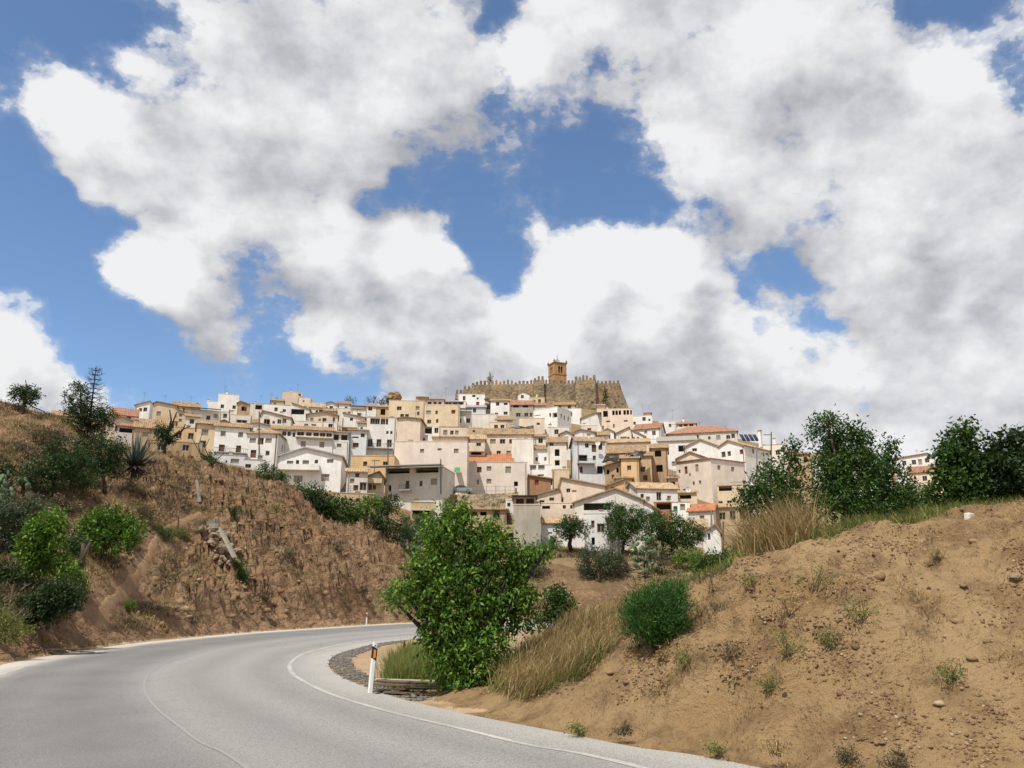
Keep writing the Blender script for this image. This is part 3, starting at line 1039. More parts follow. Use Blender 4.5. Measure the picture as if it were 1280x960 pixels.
    if can:                                                        # flat canopy or pergola roof on posts
        xa, xb, ya, proj, mk = can
        ua, ub = (xa - x0) / (x1 - x0) * W, (xb - x0) / (x1 - x0) * W
        z1 = H - (ya - yt) * s
        m2 = MB(); m2.prism([(ua, -proj, z1 - .25), (ub, -proj, z1 - .25), (ub, -.003, z1 - .05), (ua, -.003, z1 - .05)],
                            [(ua, -proj, z1 - .12), (ub, -proj, z1 - .12), (ub, -.003, z1 + .08), (ua, -.003, z1 + .08)])
        m2.build('canopy', MATS[mk], root)
    if up:                                                         # roof-top room: (x0, x1, ytop, setback metres, windows string, material, roof material)
        xa, xb, ya, sb, ws, mk, rk = up
        ua, ub = (xa - x0) / (x1 - x0) * W, (xb - x0) / (x1 - x0) * W
        z0 = H - .4
        z1 = at_depth(xc, ya, Y + sb)[2] - G[2]
        m2 = MB(); ops2 = []; it = []
        for px, py, w, h, k in parse_wins(ws):
            u = (px - xa) / (xb - xa) * (ub - ua); w = (w or 5) * s; h = (h or 5) * s; v = z1 - (py - ya) * s
            v = min(max(v, z0 + h / 2 + .5), z1 - h / 2 - .05); u = min(max(u, w / 2 + .05), ub - ua - w / 2 - .05)
            ops2.append((u - w / 2, u + w / 2, v - h / 2, v + h / 2, .16)); it.append((u, v, w, h, k))
        wall_face(m2, (ua, sb), (1, 0), (0, 1), ub - ua, z0, z1, ops2)
        m2.face([(ub, sb, z0), (ub, D0, z0), (ub, D0, z1), (ub, sb, z1)]); m2.face([(ua, D0, z0), (ua, sb, z0), (ua, sb, z1), (ua, D0, z1)])
        m2.face([(ua, D0, z0), (ub, D0, z0), (ub, D0, z1), (ua, D0, z1)])
        m3 = MB(); m3.box(ua - .3, ub + .3, sb - .5, D0 + .2, z1 + .002, z1 + .18)
        ro = m2.build('rooftop_room', MATS[mk], root)
        m3.build('room_roof', MATS[rk], ro)
        for u, v, w, h, k in it:
            p = bpy.data.objects.new('window', PANES[k]); link(p, ro)
            p.location = (ua + u, sb + .11, v); p.scale = (w - .004, .045, h - .004)
    for q in (ch or []):                                           # chimneys (px, ytop px)
        u = (q[0] - x0) / (x1 - x0) * W; z1 = H - (q[1] - yt) * s
        m2 = MB(); cw = .28
        m2.box(u - cw, u + cw, D0 * .3, D0 * .3 + .6, H - .6, z1)
        co = m2.build('chimney', MATS[wall if wall in 'WCPTVKO' else 'V'], root)
        m3 = MB(); m3.box(u - cw - .1, u + cw + .1, D0 * .3 - .1, D0 * .3 + .7, z1 + .002, z1 + .14)
        m3.build('chimney_cap', MATS['tile'], co)
    for q in (ant or []):                                          # aerials (px, ytop px)
        u = (q[0] - x0) / (x1 - x0) * W; z1 = at_depth(q[0], q[1], Y + D0 * .5)[2] - G[2]
        m2 = MB(); yy = D0 * .5
        m2.tube([(u, yy, H - .5), (u, yy, z1)], .045, 5)
        for kk, ww in ((.05, .5), (.35, .7), (.65, .45)):
            m2.tube([(u - ww, yy, z1 - kk), (u + ww, yy, z1 - kk)], .025, 4)
        m2.build('aerial', MATS['steel'], root)
    if hrng.random() < .5 and H > 3:                                # rainwater pipe
        u = hrng.choice((.25, W - .25)); m2 = MB()
        m2.tube([(u, -.09, -1.0), (u, -.09, min(zl, zr) - .15)], .065, 5)
        m2.build('downpipe', MATS[hrng.choice(('shutter', 'brownwood', 'steel'))], root)
    HOUSES.append(root)
    return root


exec_rows = [
 # ---- ridge line and upper left of the town
 (64, 92, 520, 545, 'C', 'eave', 'low cream house at the far end of the ridge beside the tall tiered conifer', dict(wins='70,527w 84,527w', rise=5, rm='tile')),
 (137, 168, 519, 540, 'V', 'eave', 'pale house with a broad terracotta roof behind the crest conifers', dict(wins='158,523w', rise=8, rm='tiler')),
 (167, 184, 502, 530, 'W', 'gable', 'white house with a steep mono-pitch roof and grey shaded flank', dict(wins='179,512w', apex=.98, rise=1, el=5, side=6)),
 (190, 217, 505, 534, 'C', 'gable', 'tall cream block with one shuttered window beside the mono-pitch house', dict(wins='197,518,5,6s', apex=.1, rise=2, er=1, side=2, D=6)),
 (217, 234, 513, 538, 'C', 'gable', 'narrow cream house whose roof falls towards the dark-roofed terrace', dict(wins='224,519,4,4s 224,526,4,4s', apex=.05, rise=1, er=4)),
 (216, 247, 508, 522, 'U', 'eave', 'half-ruined brown house with sagging tile roof on the skyline', dict(wins='228,512w 240,513o', rise=5, ch=[(244, 501)])),
 (236, 273, 513, 532, 'W', 'flat', 'white house under a thin black flat roof', dict(wins='259,522w 246,522,5,8o', can=(234, 273, 511, 1.6, 'tarp'), rm='slab')),
 (131, 171, 527, 550, 'P', 'gable', 'beige house with a wide low front gable among the dark trees', dict(apex=.42, rise=6, er=1)),
 (146, 165, 533, 556, 'A', 'shed', 'small grey house with a dark upper opening and red lean-to roof', dict(wins='155,538,15,6o', rise=3, rm='tiler')),
 (167, 206, 535, 562, 'T', 'eave', 'tan house with wide ochre roof and one white shutter behind the agave', dict(wins='180,544,7,6s', rise=10, ch=[(168, 524)])),
 (217, 247, 535, 566, 'O', 'flat', 'plain orange cream cube with two small windows above the bare branches', dict(wins='222,545w 236,545w')),
 (184, 248, 552, 580, 'U', 'flat', 'low brown earth-walled building with one barred window at the crest', dict(wins='229,559,8,8w 200,560w', rm='slab', D=5)),
 (242, 266, 530, 582, 'C', 'eave', 'tall narrow cream house with one shuttered window next to the balcony house', dict(wins='252,541,8,8s 251,556w', rise=4)),
 (265, 307, 534, 590, 'W', 'eave', 'white two-storey house with twin brown doors on an iron balcony', dict(wins='275,543,6,7s 296,543,6,7s 275,562,7,10d 295,562,6,10d', rise=4, rail=(266, 306, 562, 567))),
 (262, 303, 569, 598, 'L', 'flat', 'low white annex under the iron balcony of the twin-door house', dict(wins='291,576,10,6s 281,577,2,3w', D=3.5, rm='slab')),
 (307, 343, 542, 592, 'W', 'hip', 'white corner house with ochre hip roof, brown door and shaded flank', dict(wins='313,551,8,6s 332,551,8,6s 315,568,7,10d 332,567,5,6w 350,555w', rise=6, side=13)),
 (304, 329, 575, 600, 'W', 'flat', 'tiny white flat-roofed lean-to below the brown door', dict(wins='309,583,7,5w', D=3.5, rm='slab')),
 (271, 296, 493, 522, 'W', 'flat', 'tall white cube with two tiny windows rising above the skyline', dict(wins='277,509w 291,509w')),
 (259, 272, 502, 520, 'W', 'flat', 'low white annex against the tall white cube', dict(ch=[(259, 498)])),
 (296, 313, 504, 522, 'U', 'gable', 'ruined tan wall beside the tall white cube', dict(apex=.2, rise=2, er=2, wins='304,511o')),
 (312, 331, 505, 524, 'V', 'flat', 'off-white flat house with one big dark opening on the skyline', dict(wins='322,509,8,6o', rm='slab')),
 (329, 362, 506, 526, 'W', 'flat', 'white flat house with two square windows below the peach tower block', dict(wins='344,512,4,5w 354,513,4,4w', rm='slab', ant=[(337, 492)])),
 (338, 354, 501, 515, 'C', 'eave', 'small cream house tucked behind the flat white house', dict(rise=2)),
 (352, 376, 490, 512, 'P', 'flat', 'blank peach tower block on the skyline', dict(wins='373,493,3,3w')),
 (371, 387, 497, 514, 'P', 'flat', 'lower peach block stepped down from the tower block', dict(side=3)),
 (362, 385, 511, 532, 'W', 'gable', 'white house with dark porch and steep brown side roof', dict(wins='371,514,16,7o', apex=0.03, rise=7, er=0, side=4)),
 (325, 362, 518, 540, 'V', 'gable', 'weathered house whose long tile roof slants down to the right', dict(wins='333,528o 348,527w 354,526w', apex=.05, rise=4, er=4, side=4)),
 (288, 313, 519, 540, 'V', 'flat', 'cream terrace house with one long dark strip window', dict(wins='301,527,13,4w', ch=[(288, 512)])),
 (270, 287, 529, 544, 'T', 'gable', 'little tan gable between the narrow cream house and the strip window', dict(rise=4)),
 (306, 340, 532, 550, 'W', 'gable', 'low white roof-terrace room behind the tall wooden pole', dict(rise=3, apex=.4)),
 # ---- second tier, left centre
 (337, 368, 537, 585, 'W', 'eave', 'white house with a row of dark panes under ochre eaves', dict(wins='352,542,5,6w 358,542,4,6w 364,543,3,6w 350,560w', rise=4)),
 (367, 413, 538, 590, 'W', 'eave', 'white house with a long glazed gallery under an ochre roof', dict(wins='373,543,9,5w 383,543,7,5w 392,543,7,5w 400,543,7,5w 408,543,7,5w 377,556,6,7s 400,556,6,7s', rise=4, can=(367, 413, 547, .5, 'tile'))),
 (412, 434, 552, 590, 'W', 'flat', 'white house with dark covered terrace and white awning', dict(wins='422,557,6,5s', up=(413, 433, 541, 1.2, '418,547,6,7o 428,547,8,7o', 'V', 'frame'))),
 (434, 456, 538, 590, 'L', 'eave', 'bluish white house with dark eaves and two brown windows', dict(wins='451,544,5,5w 442,547,8,2w 443,557,7,6d', rise=1)),
 (456, 493, 522, 592, 'W', 'flat', 'tall white house with glazed top gallery and three balcony doors', dict(wins='463,527,6,8w 469,527,6,8w 476,527,6,8w 481,527,3,8w 482,541,3,4w 487,541,3,4w 461,555,6,10b 472,555,6,10b 485,555,6,10b', rail=(458, 490, 557, 562), rm='slab')),
 (348, 424, 570, 612, 'W', 'gable', 'broad white house with low front gable, shutters and solid balcony', dict(wins='361,580,8,7s 370,580,4,9d 380,579,8,7s 393,577,4,5w 410,576,8,5s 372,599,11,8s 405,597,10,9s', apex=.40, rise=10, el=1, er=0, side=12, rm='slab', bal=(348, 398, 582, 588), D=11)),
 (368, 403, 527, 548, 'K', 'flat', 'long low pale pink terrace wall above the gallery house', dict(wins='391,531,6,2w')),
 (383, 421, 519, 540, 'P', 'gable', 'low peach house behind the pale pink terrace wall', dict(apex=.6, rise=4, wins='416,524,3,5d')),
 (426, 455, 521, 550, 'W', 'gable', 'white house with one window and a roofline falling to the right', dict(wins='438,524,4,4w', apex=.02, rise=4, er=1)),
 (428, 446, 535, 552, 'B', 'shed', 'small brick lean-to with dark windows below the falling roofline', dict(wins='433,540,4,4w 439,540,4,4w', rise=2, D=4)),
 (419, 457, 511, 532, 'V', 'flat', 'pale house with a dark pergola on its roof terrace', dict(can=(436, 456, 508, 2, 'tarp'), wins='430,518w')),
 (386, 404, 509, 530, 'W', 'eave', 'small white house with ochre roof just below the peach blocks', dict(wins='395,515,3,4w', rise=5, rm='tile2')),
 (403, 421, 506, 526, 'W', 'gable', 'tiny white gable next to the dark pergola', dict(rise=4, wins='413,510w')),
 (421, 437, 505, 524, 'W', 'shed', 'white house with dark brown roof under the garden shrubs', dict(rise=3, rm='tiler')),
 (456, 471, 508, 528, 'W', 'eave', 'white cottage with one square window below the rock outcrop', dict(wins='462,511,5,5w', rise=2)),
 (471, 485, 509, 530, 'O', 'eave', 'ochre cottage with a tall black doorway', dict(wins='478,515,6,8o', rise=2)),
 (485, 530, 501, 540, 'C', 'flat', 'large cream block with few small windows below the rock outcrop', dict(wins='498,511,6,5w 521,510,5,5s 522,517,3,5w 508,521w 502,521w', up=(520, 534, 496, 3, '', 'T', 'slab'), ant=[(537, 490)])),
 (495, 524, 523, 575, 'P', 'gable', 'windowless peach gable house with a dark hole high on its flank', dict(wins='527,526,4,7o', apex=.35, rise=1, er=1, side=7)),
 (493, 512, 541, 568, 'O', 'shed', 'small orange lean-to with tile roof against the peach gable', dict(wins='497,548,4,6w 505,548,6,6o', rise=4)),
 (530, 574, 506, 548, 'C', 'flat', 'cream three-storey house with five brown windows and roof-top rooms', dict(wins='535,516,6,5s 545,516,3,5w 566,515,5,5d 536,528,5,5w 546,527,3,5w', up=(531, 553, 500, 2.2, '535,504,5,3w 542,504,4,3w 548,504,4,3w', 'V', 'tiler'), side=2, ant=[(555, 484)])),
 (553, 582, 502, 524, 'V', 'flat', 'flat-roofed house with a strip of dark green glazing under the castle wall', dict(wins='560,504,9,4w 572,503,15,4w', rm='slab', side=3)),
 (530, 548, 533, 556, 'W', 'flat', 'white porch house with one deep dark opening', dict(wins='535,538,9,9o 545,538,5,7w')),
 (548, 584, 534, 560, 'P', 'flat', 'pale pink terrace wall edged with brick-red tiles', dict(rm='tiler')),
 (572, 606, 493, 520, 'W', 'flat', 'white cube with a small red door below the battlements', dict(wins='592,495,4,3w 597,505,4,5r')),
 (583, 607, 509, 528, 'L', 'shed', 'bluish white lean-to with metal roof below the red door', dict(wins='593,513,4,6w', rise=2, rm='metalroof')),
 (574, 589, 514, 545, 'W', 'flat', 'narrow white house with dark pergola and small lower windows', dict(wins='579,524w 585,526w', can=(573, 590, 512, 2, 'tarp'))),
 (605, 621, 505, 524, 'C', 'flat', 'cream house with a shaded roof shelter', dict(wins='611,509,5,6w', can=(605, 622, 500, 2.5, 'tarp'), rm='slab')),
 (613, 638, 501, 530, 'W', 'eave', 'white two-storey house with ochre eaves left of the grey stone house', dict(wins='622,505w 632,505,5,3w 632,517,5,4w', rise=2)),
 (590, 622, 518, 540, 'V', 'flat', 'long low whitewashed wall house without windows', dict()),
 (639, 667, 506, 534, 'G', 'eave', 'grey rendered house with veranda and reddish roof', dict(wins='645,508,7,3o 657,508,7,3o 648,519,6,5w 658,519,5,5w 664,519,3,5w', rise=5, rm='tiler')),
 (620, 641, 525, 545, 'G', 'shed', 'small weathered shed with double tile roofs', dict(rise=5)),
 (581, 603, 535, 556, 'T', 'flat', 'low tan house with one tiny window', dict(wins='592,539,3,3w', rm='tile')),
 (647, 663, 492, 508, 'W', 'gable', 'little white gabled chapel-like house at the foot of the castle wall', dict(apex=.4, rise=3, er=1, wins='653,496w')),
 (662, 681, 497, 515, 'C', 'flat', 'cream walled terrace beside the little white gable', dict(ch=[(671, 490)])),
 (667, 697, 511, 545, 'W', 'flat', 'white house with arched openings and a long flank of windows', dict(wins='672,518,10,1w 688,520,3,5o 695,521,7,6o 702,521,3,6w 706,522,3,6w 711,522,3,6w', side=18)),
 (667, 682, 507, 522, 'A', 'shed', 'small lilac house with dark red roof behind the arched house', dict(rise=3, rm='tiler')),
 (694, 719, 506, 524, 'T', 'eave', 'tan house with a shallow tile roof against the castle rock', dict(wins='700,509w 712,509w', rise=3, ch=[(692, 498)])),
 (710, 727, 511, 530, 'W', 'flat', 'white block with a narrow chimney against the castle rock', dict(wins='714,518,3,6w', ch=[(721, 508)])),
 (649, 681, 523, 550, 'P', 'flat', 'plain pinkish beige box with one small window', dict(wins='673,530,4,3w')),
 (727, 752, 517, 545, 'W', 'gable', 'whitewashed rocky wall house under the cypress', dict(apex=.7, rise=1, el=6)),
 (753, 792, 511, 550, 'P', 'flat', 'peach building with an arcaded roof loggia beside the castle rock', dict(wins='758,517,6,8o 768,516,3,6o 772,516,3,6o 776,516,3,6o 782,516,3,6o 786,516,3,6o 790,516,2,6o 761,527,5,2w 783,527,5,2w 754,535,2,5w 768,533,2,5w', rm='P', up=(747, 757, 506, 2, '', 'P', 'P'))),
 (792, 816, 520, 545, 'W', 'flat', 'white house with dark water tank on the right shoulder of the hill', dict(wins='794,529,3,4w 806,524w', up=(807, 815, 517, 2, '', 'P', 'tiler'), ant=[(805, 505)])),
 (794, 826, 536, 560, 'W', 'eave', 'white house with red roof on the right shoulder of the hill', dict(wins='808,540,4,4s 829,537,3,5w', rise=6, rm='tiler', side=6)),
 (770, 790, 540, 562, 'K', 'gable', 'pale gable with lilac panel below the arcaded building', dict(wins='780,548,8,4s 786,549,3,5d', apex=.9, rise=6, el=2)),
 (790, 807, 543, 562, 'W', 'gable', 'white half gable with two round-topped windows', dict(wins='793,545,3,3w 798,545,3,3w', apex=.02, rise=6, er=3)),
 (824, 846, 527, 545, 'W', 'flat', 'white terraces behind the big red roof', dict(wins='828,537w', ant=[(842, 512)], ch=[(855, 522)])),
 (843, 871, 530, 550, 'V', 'hip', 'small square belvedere with red hip roof and band of windows', dict(wins='846,532,4,3w 852,532,4,3w 858,531,5,3w 865,531,5,3w', rise=4, rm='tiler', D=8)),
 (836, 922, 541, 572, 'V', 'hip', 'long house with broad terracotta hip roof crowning the right side', dict(wins='873,546w 888,548,3,4w 899,548,5,6s 911,548,5,5w', rise=8, rm='tiler', D=12, ant=[(909, 534), (877, 527)])),
 (824, 872, 551, 590, 'W', 'shed', 'white house with a blank pale metal roof right of the ruined houses', dict(wins='854,561,9,8o 843,580,5,6s', rise=5, rm='frame', D=9)),
 (859, 901, 558, 604, 'W', 'gable', 'white gable house with one small window below the terracotta hip roof', dict(wins='871,562,6,4w', apex=.45, rise=9, er=1, rm='tile2')),
 (848, 884, 573, 606, 'P', 'gable', 'low pinkish gable peeping over the red-edged roof', dict(apex=.45, rise=8, dep=None)),
 (847, 890, 574, 622, 'K', 'gable', 'large pale pink house with red-edged sloping roof and shaded right flank', dict(wins='864,593,3,4w 900,588,6,6s 917,588,6,6s 856,612,5,5w', apex=.01, rise=0, er=4, side=42, rm='tiler', D=9, over=.25)),
 (899, 936, 607, 640, 'C', 'flat', 'cream terrace house with a wide dark loggia and lower windows', dict(wins='909,608,16,6o 913,628,6,5w 896,628,5,4w', rm='tile2')),
 (902, 934, 557, 620, 'W', 'gable', 'white gabled house with solar panels and an ochre lower roof', dict(apex=.42, rise=7, er=2, side=32, wins='945,564,5,6x 958,565,4,6x 952,578,5,5w 960,578,8,6o 944,598,5,5d', rm='tile2', D=10, ch=[(944, 540)])),
 (958, 986, 556, 600, 'V', 'flat', 'pale flat house partly hidden by the leafy tree', dict(wins='965,566w 975,566w', rm='tile2', ch=[(972, 546)])),
 # ---- centre front
 (605, 667, 543, 592, 'P', 'eave', 'wide pinkish house with heavy ochre eaves and white-framed windows', dict(wins='616,552,7,6s 628,552,7,6w 639,552,5,6w', rise=7)),
 (640, 667, 549, 602, 'V', 'flat', 'big blank white block in the middle of the town', dict()),
 (491, 583, 552, 620, 'K', 'flat', 'very long blank pale pink wall house with three small windows', dict(wins='526,564,5,5s 548,562,5,3s 569,564,6,6s 586,566,3,6w', side=5, rm='tile', up=(538, 582, 547, 2.5, '', 'P', 'tile2'))),
 (584, 606, 549, 592, 'P', 'eave', 'pink house with white balcony over a dark garage in a recess', dict(wins='598,556,6,5w 595,567,13,4o', rise=5, bal=(584, 605, 559, 565), rm='tile2')),
 (583, 659, 578, 626, 'K', 'flat', 'long white house behind the parked car', dict(wins='611,586,6,6s 597,603,3,6s 611,602,6,6s 645,605,5,6o', rm='V')),
 (584, 640, 577, 600, 'W', 'shed', 'white upper storey with a bright new orange tile roof', dict(rise=9, rm='tileo', D=5)),
 (480, 552, 585, 640, 'V', 'flat', 'modern grey cream house with dark upper gallery under a flat canopy', dict(wins='496,588,30,6o 532,588,30,6o 508,606,5,10d 525,605,4,7w 541,603,8,8s 486,610,4,8o', side=18, can=(462, 553, 583, 2.6, 'metalroof'), rm='slab', rail=(500, 514, 607, 613))),
 (523, 558, 566, 600, 'W', 'flat', 'white roof-top box above the flat canopy', dict(wins='560,574,3,5w', side=4)),
 (437, 491, 570, 612, 'O', 'flat', 'ochre house with two small brown windows behind the slender poles', dict(wins='455,580,5,6d 480,580,6,6w', side=9, rm='tile')),
 (432, 458, 590, 626, 'V', 'shed', 'small cream house with pale tile roof left of the grey modern house', dict(wins='445,594,5,5d 444,610,6,7d 456,608w', rise=4, rm='tile2', D=5)),
 (453, 479, 598, 628, 'C', 'gable', 'tiny cream cottage with brick gable and pink balcony', dict(wins='463,595,5,4w 462,609,4,7d 467,609,4,6w', apex=.75, rise=8, bal=(453, 476, 599, 604), rm='tile', D=5)),
 (419, 468, 617, 636, 'T', 'flat', 'low stone outbuilding with small square openings above the shrubs', dict(wins='429,625,4,4o 438,625,4,4o 447,625,5,5w 457,624,4,4w', D=4, rm='slab', name='outbuilding')),
 (513, 543, 628, 655, 'T', 'flat', 'tan flat-roofed garage below the grey modern house', dict(wins='526,640,20,6o', D=4, rm='slab', name='outbuilding', can=(514, 542, 637, 1.0, 'frame'))),
 (582, 633, 637, 668, 'T', 'shed', 'tan sheds under corrugated roofs below the rubble terrace', dict(wins='592,642,8,5o 604,642,8,5o 620,642w', rise=3, D=4, name='outbuilding')),
 (632, 642, 625, 672, 'W', 'flat', 'narrow white stair tower beside the peeling wall', dict(wins='636,631,4,5w 637,644,7,5o 640,653,3,8o', D=5)),
 (642, 676, 631, 684, 'G', 'flat', 'tall peeling grey wall house with a dark roof shelter', dict(D=5, up=(642, 670, 621, .8, '650,627,10,7o 663,627,10,7o', 'U', 'tarp'), rm='C')),
 (662, 690, 581, 612, 'W', 'flat', 'white house with two large square white-framed windows', dict(wins='666,584,8,6s 677,584,8,6s 676,594,8,2o', rm='W')),
 (659, 689, 597, 626, 'B', 'gable', 'brick house with one dark red shutter', dict(wins='671,603,5,7r', apex=.02, rise=3, er=2)),
 (668, 691, 562, 600, 'W', 'shed', 'white house with two small brown windows and slanting ochre roof', dict(wins='671,574,3,5d 682,574,3,5x', rise=5)),
 (685, 709, 553, 606, 'V', 'eave', 'narrow house with two stacked dark loggias', dict(wins='697,566,6,9o 697,579,6,7o 690,555,5,4w', rise=6)),
 (690, 712, 587, 615, 'C', 'flat', 'plain cream wall house under the stacked loggias', dict()),
 (722, 758, 552, 612, 'L', 'eave', 'tall white house with ochre roof, satellite dish and shaded terrace', dict(wins='735,557,5,6w 752,558,5,9d 730,573,11,8o 744,573,4,6w 727,588,4,8d 751,588,8,10o', rise=5, side=-9, rail=(722, 744, 575, 580), ch=[(741, 540)])),
 (716, 745, 541, 575, 'W', 'gable', 'pale roofs stacked behind the satellite dish house', dict(apex=.35, rise=4)),
 (685, 712, 534, 566, 'V', 'flat', 'cluster of pale roof terraces below the arched house', dict(ch=[(688, 528)], rm='tile', wins='696,540w')),
 (760, 808, 566, 598, 'U', 'eave', 'ruined house whose wide ochre roof is covered by a black tarpaulin', dict(rise=9)),
 (757, 778, 578, 618, 'U', 'gable', 'crooked brown house with cracked wall below the tarpaulin', dict(wins='761,590,3,6o 767,596,3,5w 773,588,3,6o', apex=.98, rise=1, el=5)),
 (778, 800, 573, 624, 'O', 'eave', 'tall orange house with two small windows', dict(wins='788,585,5,6w 790,602,5,5w', rise=4)),
 (799, 816, 570, 620, 'T', 'eave', 'tan house with crumbling plaster and a white-framed window', dict(wins='801,573,4,5w 805,587,7,7w', rise=4)),
 (816, 837, 560, 618, 'U', 'eave', 'crumbling stone house with two large square dark openings', dict(wins='825,567,8,8o 826,586,8,9o', rise=5)),
 (760, 812, 553, 580, 'K', 'eave', 'low wide house with long pale ochre roof above the ruins', dict(rise=4, rm='tile2')),
 (697, 757, 607, 640, 'P', 'gable', 'long beige house with low gable and one small window', dict(wins='711,608,5,5w', apex=.07, rise=10, el=3, er=1, rm='tile2')),
 (757, 782, 605, 640, 'O', 'gable', 'small ochre gable with one dark window beside the long beige house', dict(wins='767,607,5,4w', apex=.95, rise=5, el=3)),
 (670, 702, 616, 650, 'P', 'gable', 'pink house with sloping roofline above the pink terrace', dict(apex=.95, rise=5, el=3, wins='690,624,6,4w')),
 (677, 720, 629, 672, 'P', 'flat', 'pink terrace house with open balcony and brown door', dict(wins='683,635,10,6o 706,634,4,5w 715,634,3,5w', bal=(677, 719, 637, 646), ch=[(719, 612)], D=5)),
 (677, 736, 654, 684, 'W', 'shed', 'white single-storey house with tile skirt roof behind the small round tree', dict(wins='688,666,5,2w', rise=7, rm='tile2', D=3)),
 (719, 806, 628, 686, 'V', 'gable', 'wide off-white gabled house with a broad dark glazed opening', dict(wins='748,632,34,9o 742,655,3,9d 742,676,4,8o', apex=.6, rise=17, er=-2, el=0, rm='tile', D=8)),
 (731, 776, 642, 690, 'W', 'flat', 'white lower storey with narrow doors in front of the wide gable', dict(wins='742,655,4,9d 752,660w 742,676,4,9o', D=2, dep=None, ch=[])),
 (798, 848, 611, 640, 'W', 'eave', 'white house with pale ochre tile roof and scalloped eaves', dict(wins='811,624,5,6s 837,622,5,5s', rise=7, side=-17, rm='tile2')),
 (782, 824, 638, 668, 'W', 'gable', 'low white gable with orange tiles half hidden by trees', dict(apex=.6, rise=11, rm='tileo')),
 (819, 843, 628, 662, 'B', 'flat', 'open-fronted brick lean-to beside the green door', dict(wins='831,633,18,8o', rm='tile', D=4)),
 (842, 864, 628, 665, 'W', 'flat', 'white house with a green door', dict(wins='846,636,5,7g 855,634,6,8s', rm='slab', D=4)),
 (863, 893, 639, 672, 'V', 'eave', 'pale house with bright terracotta roof and one shutter', dict(wins='879,648,6,7s', rise=8, rm='tileo', side=7)),
 (848, 872, 616, 640, 'C', 'shed', 'shack with flat roof and dark front below the pink house', dict(wins='858,621,14,5o', rise=2, D=4, rm='tile2')),
 (858, 884, 660, 684, 'V', 'shed', 'low house under a broad pale ochre roof among the trees', dict(rise=10, rm='tile2', D=5)),
 (880, 902, 664, 694, 'W', 'gable', 'small white gable with a narrow brown door at the bottom of the slope', dict(wins='888,669,3,8d', apex=.75, rise=8, el=2, D=5)),
 (893, 935, 634, 670, 'T', 'eave', 'tan low house with pale roof below the cream loggia', dict(wins='905,645w', rise=4, rm='tile2')),
 # ---- smaller houses wedged between the others
 (566, 582, 521, 545, 'W', 'flat', 'white cube tucked below the cream three-storey house', dict(wins='574,526w')),
 (612, 634, 528, 552, 'P', 'flat', 'pinkish box with tile ledge below the long whitewashed wall', dict(wins='620,534w 628,534w')),
 (668, 685, 546, 574, 'V', 'shed', 'low pale lean-to above the two small brown windows', dict(rise=3, wins='676,551w')),
 (700, 717, 543, 575, 'W', 'gable', 'white gable wedged beside the chimney terraces', dict(rise=4, wins='708,549w 708,557,3,5d')),
 (742, 762, 544, 570, 'V', 'eave', 'pale house with ochre roof left of the long pale roof', dict(rise=4, wins='750,549w')),
 (806, 823, 549, 575, 'W', 'flat', 'white box house behind the crumbling stone house', dict(wins='812,554w', ant=[(818, 538)])),
 (836, 849, 598, 626, 'T', 'shed', 'narrow tan shed squeezed beside the pale pink house', dict(rise=3, wins='842,605,6,6o')),
 (404, 422, 528, 552, 'W', 'flat', 'white terrace box beside the pale pink terrace wall', dict(wins='412,533w')),
 (446, 457, 529, 556, 'W', 'shed', 'narrow white stair house left of the glazed top gallery', dict(rise=3, wins='451,536,3,4w')),
 (512, 534, 544, 572, 'V', 'flat', 'low pale terrace behind the very long wall', dict(wins='520,548,5,3w')),
 (230, 247, 521, 545, 'V', 'shed', 'pale lean-to between the black flat roof and the cream house', dict(rise=3, wins='238,527w')),
 (196, 217, 526, 550, 'C', 'eave', 'cream house with small ochre roof behind the bare tree', dict(rise=4, wins='203,532w 212,532w')),
 (273, 289, 515, 535, 'V', 'flat', 'off-white cube with one window below the tall white cube', dict(wins='280,520w')),
 (728, 747, 532, 556, 'K', 'flat', 'pale box below the whitewashed rocky wall', dict(wins='737,538w', ch=[(731, 527)])),
 (770, 791, 598, 626, 'T', 'shed', 'small tan roof below the crooked brown house', dict(rise=3)),
 (936, 968, 602, 645, 'W', 'flat', 'white house front half hidden by the pale green tree', dict(wins='943,612w 955,612w 948,628,4,8d')),
 (404, 419, 514, 532, 'C', 'eave', 'tiny cream house with tile roof under the white gable', dict(rise=3, wins='411,518w')),
 (440, 456, 514, 534, 'W', 'flat', 'small white block below the dark roof pergola', dict(wins='448,519w')),
 (636, 650, 533, 556, 'V', 'flat', 'pale square house under the weathered shed', dict(wins='643,538w')),
 (752, 768, 540, 562, 'W', 'gable', 'white cottage gable at the foot of the arcaded building', dict(rise=4, wins='760,545w')),
 # ---- far right beyond the leafy trees
 (1124, 1170, 572, 612, 'W', 'gable', 'white house with sloping roof seen between the trees on the bank', dict(wins='1147,578,5,6w 1136,578w 1162,577,5,5w', apex=.85, rise=4, ch=[(1158, 563)])),
 (1144, 1180, 590, 625, 'P', 'eave', 'pinkish house with terracotta roof between the trees on the bank', dict(wins='1160,598w 1172,600w', rise=7, rm='tiler')),
 (1020, 1060, 572, 612, 'V', 'eave', 'cream house almost hidden behind the tall leafy tree', dict(wins='1030,580w 1045,580w', rise=4)),
 (1068, 1115, 584, 625, 'W', 'flat', 'white house hidden behind the leafy trees on the bank', dict(wins='1080,592w 1095,592w')),
 (1190, 1240, 585, 625, 'W', 'eave', 'white house behind the right-hand saplings', dict(wins='1200,595w 1220,595w', rise=5, rm='tiler')),
]


def dome_tower():
    root = house(990, 1014, 568, 600, 'T', 'hip', 'squat tan church tower with stepped terracotta octagon roof', wins='997,575,4,7o 1009,575,4,7o', rise=3, rm='tiler', name='church_tower', cat='tower')
    return root


